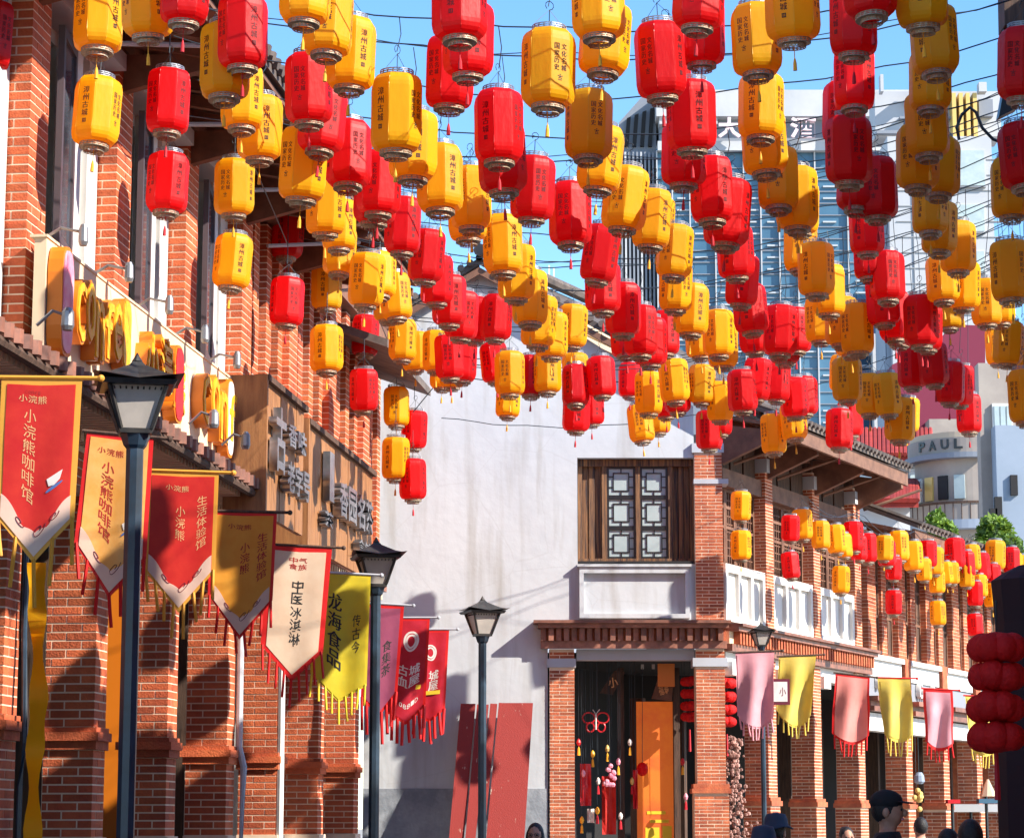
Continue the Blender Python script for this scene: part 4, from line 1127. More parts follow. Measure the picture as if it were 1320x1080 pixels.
def banner(corners, tipy, d, body, trim, label, group, texts=(), fringe=5, flen=.16, border=.05, wave=.012, motif=None, yaw=0., fold=1.0, rod='wooddark', frw=.012, shape='point', seed=0, sheen=True):
    (x0, y0), (x1, y1), (x2, y2), (x3, y3) = corners   # top-left, top-right, bottom-right shoulder, bottom-left shoulder
    rn = random.Random(seed + int(x0))
    tl, tr_, br, bl = PD(x0, y0, d), PD(x1, y1, d * (1 + yaw)), PD(x2, y2, d * (1 + yaw)), PD(x3, y3, d)
    Yd = tl.y; 
    for p in (br, bl): p.y = tr_.y if p is br else tl.y
    tip = PD((x2 + x3) / 2, tipy, d); tip.y = (tl.y + tr_.y) / 2
    base = tip.copy()
    t = thing('hanging_banner', label, 'banner', tl, group)
    right = (tr_ - tl).normalized(); nrm = right.cross(Vector((0, 0, 1))).normalized()
    if nrm.y > 0: nrm = -nrm
    ph = rn.uniform(0, 6)
    def P(u, v, off=0.):      # u 0..1 across, v 0..1 down (1 = lower edge incl. point)
        a = tl.lerp(tr_, u); sh = bl.lerp(br, u)
        k = 1 - abs(2 * u - 1)
        ext = (tip.z - (bl.z + br.z) / 2) * (k if shape == 'point' else math.sin(math.pi * u) ** .7)
        b = Vector((sh.x, sh.y, sh.z + ext))
        p = a.lerp(b, v)
        w = wave * fold * (math.sin(u * 9 + ph + v * 2.2) + .6 * math.sin(v * 7 + ph * 2 + u * 3)) * min(1, v * 2.5)
        return p + nrm * (w + off)
    def patch(u0, u1, v0, v1, off, mname, name, parent, nu=10, nv=14, fn=None):
        m = MB(); V = []; fs = []
        for side in (1, -1):
            b = len(V)
            for j in range(nv + 1):
                for i in range(nu + 1):
                    u, v = u0 + (u1 - u0) * i / nu, v0 + (v1 - v0) * j / nv
                    V.append(P(u, v, off + side * .0015))
            for j in range(nv):
                for i in range(nu):
                    a = b + j * (nu + 1) + i
                    q = (a, a + nu + 1, a + nu + 2, a + 1)
                    fs.append(q if side == 1 else q[::-1])
        m.add(V, fs); return m.build(name, mname, parent, smooth=True)
    W_ = (tr_ - tl).length; H_ = tl.z - tip.z
    bu = border / W_; bv = border / H_
    patch(0, 1, 0, 1, 0, trim, 'border', t)
    cl = patch(bu, 1 - bu, bv, 1 - bv * 1.3, .003 + .14 * wave * fold, body, 'cloth', t)
    m = MB(); m.tube([tl - right * .03 + Vector((0, 0, .012)), tr_ + right * .10 + Vector((0, 0, .012))], .014, 6); m.ball(tr_ + right * .11 + Vector((0, 0, .012)), .022, 8, 6); m.build('rod', rod, t)
    if motif: motif(P, patch, t, cl)
    for i in range(fringe):
        u = (i + .5) / fringe if fringe > 1 else .5
        if shape == 'point': u = .03 + .94 * i / max(1, fringe - 1)
        a = P(u, .995); m = MB(); sw = rn.uniform(-.03, .03)
        b = a + Vector((sw * .5, 0, -flen * .5)); c = a + Vector((sw, 0, -flen * rn.uniform(.85, 1.1)))
        m.tube([a + Vector((0, 0, .02)), b, c], frw, 4); m.build('fringe', trim, t)
    for (txt, u, v, w, h, mm, bold) in texts:
        text_map(txt, lambda x, y, u=u, v=v, w=w, h=h: P(u + x * w, v - y * h, .0062 + .16 * wave * fold), cl, m=mm, bold=bold)
    return t
def clouds(P, patch, t, cl):
    """printed cloud curls along the pointed foot"""
    def poly(pts, off, name, mm):
        m = MB(); m.add([P(u, v, off) for u, v in pts], [tuple(range(len(pts)))]); m.build(name, mm, cl)
    nu = 24; top = [(.06 + .88 * i / nu, .835 - .05 * abs(math.sin(math.pi * (i / nu * 2.6 + .2))) + .05 * math.sin(3.2 * i / nu)) for i in range(nu + 1)]
    m = MB(); V = []
    for u, v in top:
        for q in range(5): V.append(P(u, v + (.965 - v) * q / 4, .0072))
    m.add(V, [(i * 5 + q, i * 5 + q + 1, (i + 1) * 5 + q + 1, (i + 1) * 5 + q) for i in range(nu) for q in range(4)])
    m.build('cloud_print', 'cloud', cl)
    for cu, cv, r in ((.55, .84, .07), (.30, .86, .05), (.74, .84, .05)):
        m = MB(); pts = []
        for i in range(16):
            a = i * .5; q = r * (1 - i / 20); pts.append(P(cu + q * 1.3 * math.cos(a), cv + q * .5 * math.sin(a), .0086))
        m.tube(pts, .0026, 4); m.build('cloud_line', 't_dkred', cl)
def cup(P, patch, t, cl, u=.72, v=.60):
    clouds(P, patch, t, cl)
    pts = [(u - .10, v - .02), (u + .10, v - .02), (u + .07, v + .03), (u, v + .045), (u - .07, v + .03)]
    m = MB(); m.add([P(a, b, .0095) for a, b in pts][::-1], [tuple(range(5))]); m.build('cup_print', 't_white', cl)
    m = MB(); m.add([P(u + .11 * math.cos(i * .628), v + .055 + .012 * math.sin(i * .628), .009) for i in range(10)], [tuple(range(10))]); m.build('saucer_print', 't_blue', cl)
G1 = 'banners on rods along the left arcade'
CJ = '\n'
banner([(2, 489), (106, 490), (101, 672), (0, 668)], 730, 14.6, 'b_red', 'trimgold', 'big dark red gold edged banner with a cup print, nearest the camera', G1,
       [('小浣熊', .40, .115, .36, .05, 't_gold', .01), ('小\n浣\n熊\n咖\n啡\n馆', .38, .44, .17, .54, 't_gold', .005), ('Confi', .40, .075, .2, .02, 't_red', 0)], 5, .26, .035, .006, lambda *a: cup(*a), rod='trimgold')
banner([(112, 558), (198, 566), (192, 722), (100, 702)], 774, 16.9, 'b_gold', 'trimred', 'golden banner with red lettering partly behind the nearest lamp post', G1,
       [('小浣熊', .38, .115, .40, .05, 't_red', .01), ('小\n浣\n熊\n咖\n啡\n馆', .36, .44, .20, .52, 't_red', .01)], 7, .22, .03, .010, lambda *a: cup(*a), seed=1)
banner([(191, 608), (282, 611), (280, 737), (188, 735)], 792, 18.5, 'b_red', 'trimgold', 'red banner with gold edge just right of the nearest lamp post', G1,
       [('小浣熊', .42, .12, .34, .05, 't_gold', .01), ('小\n浣\n熊', .48, .37, .15, .26, 't_gold', .005), ('生\n活\n体\n验\n馆', .78, .42, .16, .46, 't_gold', .005)], 8, .22, .03, .004, clouds, rod='trimgold', seed=2)
banner([(271, 660), (357, 662), (353, 775), (270, 768)], 826, 20.9, 'b_amber', 'trimred', 'amber banner with red edge next to the white ice cream banner', G1,
       [('小浣熊', .45, .12, .36, .05, 't_red', .01), ('小\n浣\n熊', .54, .37, .16, .26, 't_red', .01), ('生\n活\n体\n验\n馆', .80, .42, .17, .46, 't_red', .01)], 8, .2, .028, .005, clouds, seed=3)
banner([(347, 703), (428, 707), (418, 842), (338, 832)], 880, 23.4, 'b_cream', 'trimred', 'cream white banner with black characters and red edge', G1,
       [('中气\n食族', .48, .13, .30, .10, 't_red', .01), ('中\n医\n冰\n淇\n淋', .50, .50, .20, .50, 't_black', .012)], 9, .24, .05, .006, None, seed=4)
banner([(402, 738), (478, 742), (474, 885), (402, 868)], 906, 25.4, 'b_yel', 'b_yel', 'yellow green banner with black brush lettering behind the middle lamp', G1,
       [('龙\n海\n食\n品', .40, .46, .26, .62, 't_black', .02), ('传\n古\n今', .78, .50, .16, .34, 't_black', .01)], 9, .22, .02, .02, None, rod='greywhite', seed=5)
banner([(470, 778), (521, 781), (513, 893), (466, 900)], 925, 29.2, 'b_pur', 'trimred', 'mauve banner with dark characters just right of the middle lamp post', G1,
       [('食\n集\n茶', .62, .50, .26, .34, 't_black', .02)], 8, .34, .04, .008, None, rod='greywhite', frw=.018, seed=6)
banner([(507, 797), (554, 797), (549, 910), (498, 918)], 935, 30.8, 'b_red2', 'trimred', 'scarlet banner with round white emblem and white characters, second from the end', G1,
       [('古城\n血屋', .50, .56, .62, .22, 't_white', .02), ('0881D', .55, .84, .5, .05, 't_white', 0), ('◎', .52, .22, .45, .22, 't_white', .02), ('▬', .5, .72, .6, .05, 't_yellow', .05)], 8, .30, .03, .01, None, rod='greywhite', frw=.02, seed=7)
banner([(541, 812), (579, 812), (574, 915), (534, 920)], 932, 32.3, 'b_red2', 'trimred', 'scarlet banner at the far end of the row in front of the white wall', G1,
       [('城\n屋', .55, .56, .35, .24, 't_white', .02), ('◎', .40, .25, .45, .2, 't_white', .02), ('▬', .5, .72, .5, .05, 't_yellow', .05)], 7, .30, .03, .01, None, rod='greywhite', frw=.02, seed=8)
G2 = 'faded banners along the right arcade'
banner([(948, 842), (998, 840), (995, 925), (950, 922)], 940, 33.0, 'b_pink', 'b_pink', 'pale pink faded banner hanging from the small lamp post', G2, [], 9, .16, .02, .05, None, fold=1, shape='r', seed=9)
banner([(1004, 847), (1052, 845), (1043, 922), (1000, 915)], 938, 35.2, 'b_yel2', 'b_yel2', 'limp yellow banner behind the small framed sign', G2, [], 8, .16, .02, .06, None, shape='r', seed=10)
banner([(1077, 868), (1121, 873), (1118, 948), (1071, 945)], 960, 36.6, 'b_pink2', 'trimred', 'salmon pink banner with red edge at the arcade', G2, [], 8, .2, .03, .05, None, shape='r', seed=11)
banner([(1131, 874), (1173, 875), (1176, 946), (1138, 946)], 957, 38.4, 'b_yel2', 'b_yel2', 'yellow banner hanging between the two pink ones', G2, [], 7, .24, .04, .05, None, rod='trimred', shape='r', seed=12)
banner([(1190, 888), (1228, 890), (1227, 958), (1191, 955)], 968, 40.4, 'b_pink', 'trimred', 'pink banner with red border between two yellow ones', G2, [], 7, .2, .04, .05, None, rod='trimred', shape='r', seed=13)
banner([(1244, 897), (1282, 899), (1281, 968), (1248, 962)], 975, 42.0, 'b_yel2', 'b_yel2', 'yellow banner half hidden behind the red pompom string', G2, [], 7, .2, .03, .05, None, rod='trimred', shape='r', seed=14)
# yellow cloth strip hanging beside the nearest pier
for j, (pts, w, mm, lb) in enumerate(((((47, 725), (48, 800), (50, 900), (44, 980), (42, 1085)), .07, 'lyel', 'long twisted yellow cloth streamer beside the nearest brick pier'),)):
    m = MB(); V = []; fs = []
    ctr = [PD(x, y, 16.4 - .1 * j) for x, y in pts]; n = 24
    for i in range(n + 1):
        f = i / n * (len(ctr) - 1); k = min(int(f), len(ctr) - 2); p = ctr[k].lerp(ctr[k + 1], f - k)
        a = 1.1 * math.sin(i * .55 + j * 2); dx = Vector((math.cos(a) * w * .6 + w * .3, math.sin(a) * w * .8, 0))
        V += [p - dx, p + dx]
    for i in range(n): fs.append((2 * i, 2 * i + 2, 2 * i + 3, 2 * i + 1))
    m.add(V, fs); m.add([v + Vector((0, .004, 0)) for v in V], [f[::-1] for f in fs])
    tag(m.build('cloth_streamer', mm, smooth=True), lb, 'streamer')
# ================================================================== framed sign, shop goods
t = thing('framed_sign', 'small white sign with a maroon frame sticking out beside the yellow banner', 'sign', PD(1007, 908, 34.5))
F_ = Frame((0, PD(1007, 890, 34.5).y), (1, 0))
a0, z1 = F_.px(992, 875); a1, z0 = F_.px(1018, 908)
m = MB(); m.box(F_, a0, a1, -.05, .05, z0, z1); m.build('frame', mat('maroon_frame', (.13, .012, .03), .5), t)
m = MB(); m.box(F_, a0 + .03, a1 - .035, .05, .056, z0 + .04, z1 - .04); fc = m.build('face', 'white', t)
place_text('lettering', text_mesh('小', 1, 0, .0, m='t_dkred'), fc, F_.p(a1 - .10, .058, (z0 + z1) / 2), (1, 0, 0), (0, 0, 1), .09, .12)
# shop interior goods
IN = YW + .9
po = thing('orange_poster', 'tall orange poster panel standing inside the corner shop', 'poster', PY(845, 1080, IN))
m = MB(); bx(m, IN, 821, 868, 904, 1110, .05); m.build('panel', mat('orange_poster_glow_print', (.62, .17, .015), .6, col2=(.50, .06, .015), nscale=1.6, nmin=.4, nmax=.6, emis=((.5, .10, .01), .25)), po)  # poster colour carries a faint glow of its own; no lamp behind it
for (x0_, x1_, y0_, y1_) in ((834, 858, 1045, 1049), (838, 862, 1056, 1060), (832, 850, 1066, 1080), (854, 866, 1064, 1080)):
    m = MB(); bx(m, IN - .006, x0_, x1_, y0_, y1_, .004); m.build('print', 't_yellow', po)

bf = thing('butterfly_decoration', 'red outlined butterfly decoration hanging in the dark shop opening', 'decoration', PY(768, 930, YW + .5))
for sgn in (-1, 1):
    for (cx, cy, rx, ry) in ((9, -6, 8, 7), (7, 6, 5, 6)):
        m = MB(); pts = [PY(768 + sgn * (cx + rx * math.cos(a * .45)), 931 + cy + ry * math.sin(a * .45) - sgn * 0, YW + .5) for a in range(15)]
        m.tube(pts, .012, 5); m.build('wing', 'redface', bf)
m = MB(); m.tube([PY(768, 920, YW + .5), PY(768, 940, YW + .5)], .015, 6); m.tube([PY(768, 920, YW + .5), PY(764, 914, YW + .5)], .006, 4); m.tube([PY(768, 920, YW + .5), PY(773, 914, YW + .5)], .006, 4); m.build('body', 'white', bf)
for (x0, x1, y0, y1, mm, nm, lb, dd) in (
    (748, 762, 984, 1038, 'redface', 'red_hanging_scroll', 'bright red hanging scroll with faint characters in the shop opening', .4),
    (757, 766, 1042, 1060, 't_white', 'paper_tag', 'white paper tag with a red mark below the hanging scroll', .42),
    (776, 794, 1000, 1075, 'b_red', 'red_dress', 'dark red garment hanging in the middle of the shop opening', .6),
    (780, 792, 985, 1012, 'pink', 'pink_flower_bunch', 'pink flower bunch above the dark red garment', .5),
    (816, 822, 992, 1042, 'redface', 'red_scroll', 'thin red scroll hanging beside the orange poster', .5)):
    t = thing(nm, lb, nm.split('_')[-1], PY((x0 + x1) / 2, y1, YW + dd))
    m = MB(); rn = random.Random(int(x0))
    if 'bunch' in nm:
        for _ in range(14): m.ball(PY(rn.uniform(x0, x1), rn.uniform(y0, y1), YW + dd), .035, 6, 4)
        m.build('petals', mm, t)
    else:
        V = []; n = 8
        a, b, z0, z1 = bx(MB(), YW + dd, x0, x1, y0, y1, .01)
        for j in range(n + 1):
            for i in range(5):
                V.append((a + (b - a) * i / 4, YW + dd + .02 * math.sin(i * 2.1 + j * .5), z1 + (z0 - z1) * j / n))
        fs = [(j * 5 + i, (j + 1) * 5 + i, (j + 1) * 5 + i + 1, j * 5 + i + 1) for j in range(n) for i in range(4)]
        m.add(V, fs); m.add([(v[0], v[1] + .02, v[2]) for v in V], [f[::-1] for f in fs]); m.build('cloth', mm, t)
    m = MB(); top = PY((x0 + x1) / 2, y0, YW + dd); m.tube([top, Vector((top.x, top.y, 3.9))], .004, 4); m.build('hanging_cord', 'wire', t)
t = thing('red_lantern', 'round dark red paper lantern low in the shop beside the poster', 'lantern', PY(828, 990, YW + .6)); m = MB(); m.ball(PY(828, 991, YW + .6), .08, 12, 8, 1.2); m.build('shade', 'lred', t)
m = MB(); m.tube([PY(828, 983, YW + .6), PY(828, 860, YW + .6)], .004, 4); m.build('hanging_cord', 'wire', t)
for (c4, mm, txt, lb) in ((((773, 893), (790, 895), (806, 866), (792, 864)), 'wooddark', '小', 'dim tilted plaque with gold marks hanging high in the shop opening'),
                        (((840, 900), (866, 903), (868, 878), (848, 875)), 'woodbrown', '福寿', 'brown wooden plaque with gold characters above the orange poster')):
    t = thing('hanging_plaque', lb, 'plaque', PY(*c4[0], YW + .7)); m = MB()
    P = [PY(x, y, YW + .7) for x, y in c4]; Q = [p + Vector((0, .04, 0)) for p in P]
    m.hexa(P + Q); m.build('board', mm, t)
    c = sum(P, Vector()) / 4 - Vector((0, .01, 0)); place_text('lettering', text_mesh(txt, 1, 0, .02, m='t_gold'), t, c, (1, 0, .25), (0, 0, 1), .14, .14)
for i, x in enumerate((808, 822, 836)):
    t = thing('ceiling_spotlight', ['left', 'middle', 'right'][i] + ' one of three small white ceiling lights inside the shop', 'spotlight', PY(x + 20, 852, YW + 1.0)); m = MB(); m.box(Frame((PY(x + 20, 854, YW + 1.).x, YW + 1.), (1, 0)), -.02, .02, -.02, .02, wz(856), wz(850)); m.build('lamp_head', 'white', t)
# pompom strings
def pompoms(x, ys, d, r, label, per=5):
    top = PD(x, ys[0] - 14, d)
    t = thing('pompom_string', label, 'lantern string', PD(x, ys[-1], d), 'strings of red pompom lanterns')
    rn = random.Random(int(x))
    for y in ys:
        c = PD(x, y, d)
        for i in range(1):
            m = MB(); m.ball(c, r * 1.2, 14, 10, .8)
            t0 = rn.uniform(0, 1)
            for q in range(7):
                th = 2 * math.pi * q / 7 + t0; cc = c + Vector((math.cos(th) * r, math.sin(th) * r, rn.uniform(-.12, .12) * r))
                k_ = 24; V = []; fs = []; mm_ = 10; rr = r * rn.uniform(.84, .96)
                for i_ in range(mm_ + 1):
                    for j_ in range(k_):
                        f_ = 1 - .10 * (j_ % 2); a_ = 2 * math.pi * j_ / k_
                        V.append(cc + Vector((rr * f_ * math.sin(math.pi * i_ / mm_) * math.cos(a_), rr * f_ * math.sin(math.pi * i_ / mm_) * math.sin(a_), -rr * 1.0 * math.cos(math.pi * i_ / mm_))))
                for i_ in range(mm_):
                    for j_ in range(k_): a_ = i_ * k_ + j_; b_ = i_ * k_ + (j_ + 1) % k_; fs.append((a_, b_, b_ + k_, a_ + k_))
                m.add(V, fs)
            m.build('pompom', mat('red_pompom', (.85, .008, .008), .7, bump=.8, bscale=40, col2=(.66, .004, .006), nscale=12, transl=.3, trans_col=(1., .01, .005)), t, smooth=True)
    m = MB(); m.tube([PD(x, ys[-1], d), PD(x, ys[0] - 60, d)], .006, 4)
    m.build('string', 'wire', t)
    m = MB(); b = PD(x, ys[-1] + 16, d); m.tube([b, b - Vector((0, 0, .3))], .012, 5, r2=.02); m.build('tassel', 'tassred', t)
pompoms(889, (878, 894, 910, 924), YW + .35, .070, 'red pompom lantern string just left of the corner brick pier')
pompoms(937, (880, 898, 915, 930), YW + .45, .075, 'red pompom lantern string just right of the corner brick pier')
pompoms(1284, (834, 872, 911, 950), 15.0, .098, 'large string of red pompom lanterns beside the dark parasol at the right edge', 6)
# dried flower column by the corner
t = thing('dried_flower_garland', 'column of pinkish dried flowers standing behind the corner brick pier', 'garland', PY(945, 1080, YW + .8))
rn = random.Random(9)
m = MB(); 
for _ in range(420):
    y = rn.uniform(950, 1090); x = 945 + (4 + (y - 950) * .06) * rn.gauss(0, .9)
    m.ball(PY(x, y, YW + .8 + rn.uniform(-.1, .1)), rn.uniform(.018, .035), 5, 3)
m.build('petals', mat('dried_petals', (.50, .28, .23), .8, col2=(.2, .10, .08), nscale=14, island=.4), t, kind='stuff')
m = MB(); m.tube([PY(945, 950, YW + .8), Vector((PY(945, 1080, YW + .8).x, YW + .9, 0))], .03, 6); m.build('stem', 'bark', t)
# green plant at the door
t = thing('potted_plant', 'bright green spiky plant below the orange poster', 'plant', Vector((PY(848, 1066, YW + .2).x, YW + .2, 0)))
b = Vector((PY(848, 1066, YW + .2).x, YW + .2, 0)); m = MB(); m.lathe(b, [(.12, 0), (.17, .35), (.16, .36)], 12); m.build('pot', 'wooddark', t)
m = MB()
for i in range(60):
    a = rn.uniform(0, 6.28); r = rn.uniform(.05, .34); h = rn.uniform(.8, 1.16); w_ = Vector((-math.sin(a), math.cos(a), 0)) * .018
    p0 = b + Vector((0, 0, .35)); p1 = b + Vector((math.cos(a) * r * .5, math.sin(a) * r * .5, .35 + h * .75)); p2 = b + Vector((math.cos(a) * r, math.sin(a) * r, .35 + h))
    m.add([p0 - w_, p0 + w_, p1 + w_, p1 - w_, p2], [(0, 1, 2, 3), (3, 2, 4)])
m.build('leaves', 'leaf', t)
# dark parasol at the right edge
dP = 19.0
t = thing('folded_parasol', 'dark folded parasol or stall cover at the right edge of the street', 'parasol', Vector((PD(1335, 1066, dP).x, PD(1335, 1066, dP).y, 0)))
prof = [(1285, 1090), (1285, 990), (1288, 905), (1289, 800), (1285, 745), (1300, 735), (1322, 724)]
m = MB()
c = PD(1340, 1000, dP)
pts = []
for x, y in prof:
    p = PD(x, y, dP); pts.append((abs(c.x - p.x), p.z))
pts = [(pts[0][0], .1)] + pts
m.lathe(Vector((c.x, c.y, 0)), pts, 12); m.build('canopy', mat('dark_plum_canvas', (.018, .004, .010), .8, bump=.3, bscale=6), t)
m = MB(); m.tube([Vector((c.x, c.y, 0)), Vector((c.x, c.y, 4.0))], .03, 8); m.build('pole', 'black', t)
# shop stall colours under the far arcade
for (x0, x1, y0, y1, mm, nm, lb, Yc) in (
    (1178, 1192, 995, 1010, 'paleblue', 'hanging_bag', 'pale mauve bag hanging in the far arcade', 39.),
    (1176, 1188, 1016, 1046, 'goldfin', 'hanging_goods', 'mustard coloured goods hanging in the far arcade', 39.2),
    (1222, 1238, 1030, 1035, 'redface', 'stall_awning', 'red awning strip on the stall behind the far piers', 42.),
    (1262, 1286, 1029, 1035, 'glassblue', 'stall_awning', 'blue awning strip on the stall at the far right', 44.),
    (1222, 1286, 1036, 1046, 'panelwhite', 'stall_counter', 'pale counter of the stall behind the far piers', 44.5),
    (1262, 1285, 1004, 1026, 'beige', 'straw_umbrella', 'tan umbrella leaning at the end of the arcade', 45.)):
    t = thing(nm, lb, nm.split('_')[-1], PY((x0 + x1) / 2, y1, Yc)); m = MB()
    a, b, z0, z1 = bx(m, Yc, x0, x1, y0, y1, .25); 
    if nm in ('hanging_bag', 'hanging_goods', 'straw_umbrella'):
        m = MB(); cc = Vector(((a + b) / 2, Yc, z0)); w_ = (b - a) / 2; h = z1 - z0
        if nm == 'straw_umbrella': m.lathe(cc, [(w_, 0), (w_ * .55, h * .5), (.02, h)], 10)
        elif nm == 'hanging_bag': m.lathe(cc, [(w_ * .6, 0), (w_, h * .2), (w_ * .9, h * .7), (w_ * .5, h)], 10)
        else:
            for q in range(10): m.ball(cc + Vector((rn.uniform(-w_, w_), rn.uniform(-.05, .05), rn.uniform(0, h))), .045, 7, 5)
    o = m.build('body', mm, t)
    m = MB(); m.tube([Vector(((a + b) / 2, Yc + .05, z1)), Vector(((a + b) / 2, Yc + .05, 3.0))], .006, 4) if 'hang' in nm else m.tube([Vector(((a + b) / 2, Yc + .2, 0)), Vector(((a + b) / 2, Yc + .2, z0 + .01))], .03, 6); m.build('support', 'black', t)

rn = random.Random(21)
TR = (('redface', 'red'), ('pink', 'pink'), ('yellowface', 'yellow'), ('t_white', 'white'), ('goldfin', 'golden'))
for i, (x, y) in enumerate(((746, 960), (752, 1000), (764, 975), (771, 1010), (783, 968), (789, 1040), (797, 985), (770, 1048), (812, 960), (815, 1010), (880, 985), (884, 1030), (750, 1060), (800, 1055))):
    mm, cn2 = TR[i % 5]; dd = .3 + .07 * (i % 6); p = PY(x, y, YW + dd)
    t = thing('hanging_trinket', ['', 'second ', 'third '][i // 5] + f'small {cn2} tasselled trinket hanging in the dark shop doorway', 'trinket', p, 'small trinkets hanging in the shop doorway')
    m = MB(); m.lathe(p, [(.004, .09), (.022, .07), (.032, .035), (.022, .0), (.005, -.015)], 8); m.build('charm', mm, t)
    m = MB(); m.lathe(p, [(.022, -.14), (.016, -.05), (.004, -.02)], 6); m.build('tassel', 'tassred' if i % 2 else 'tassyel', t)
    m = MB(); m.tube([p + Vector((0, 0, .12)), Vector((p.x, p.y, 3.9))], .003, 3); m.build('hanging_cord', 'wire', t)
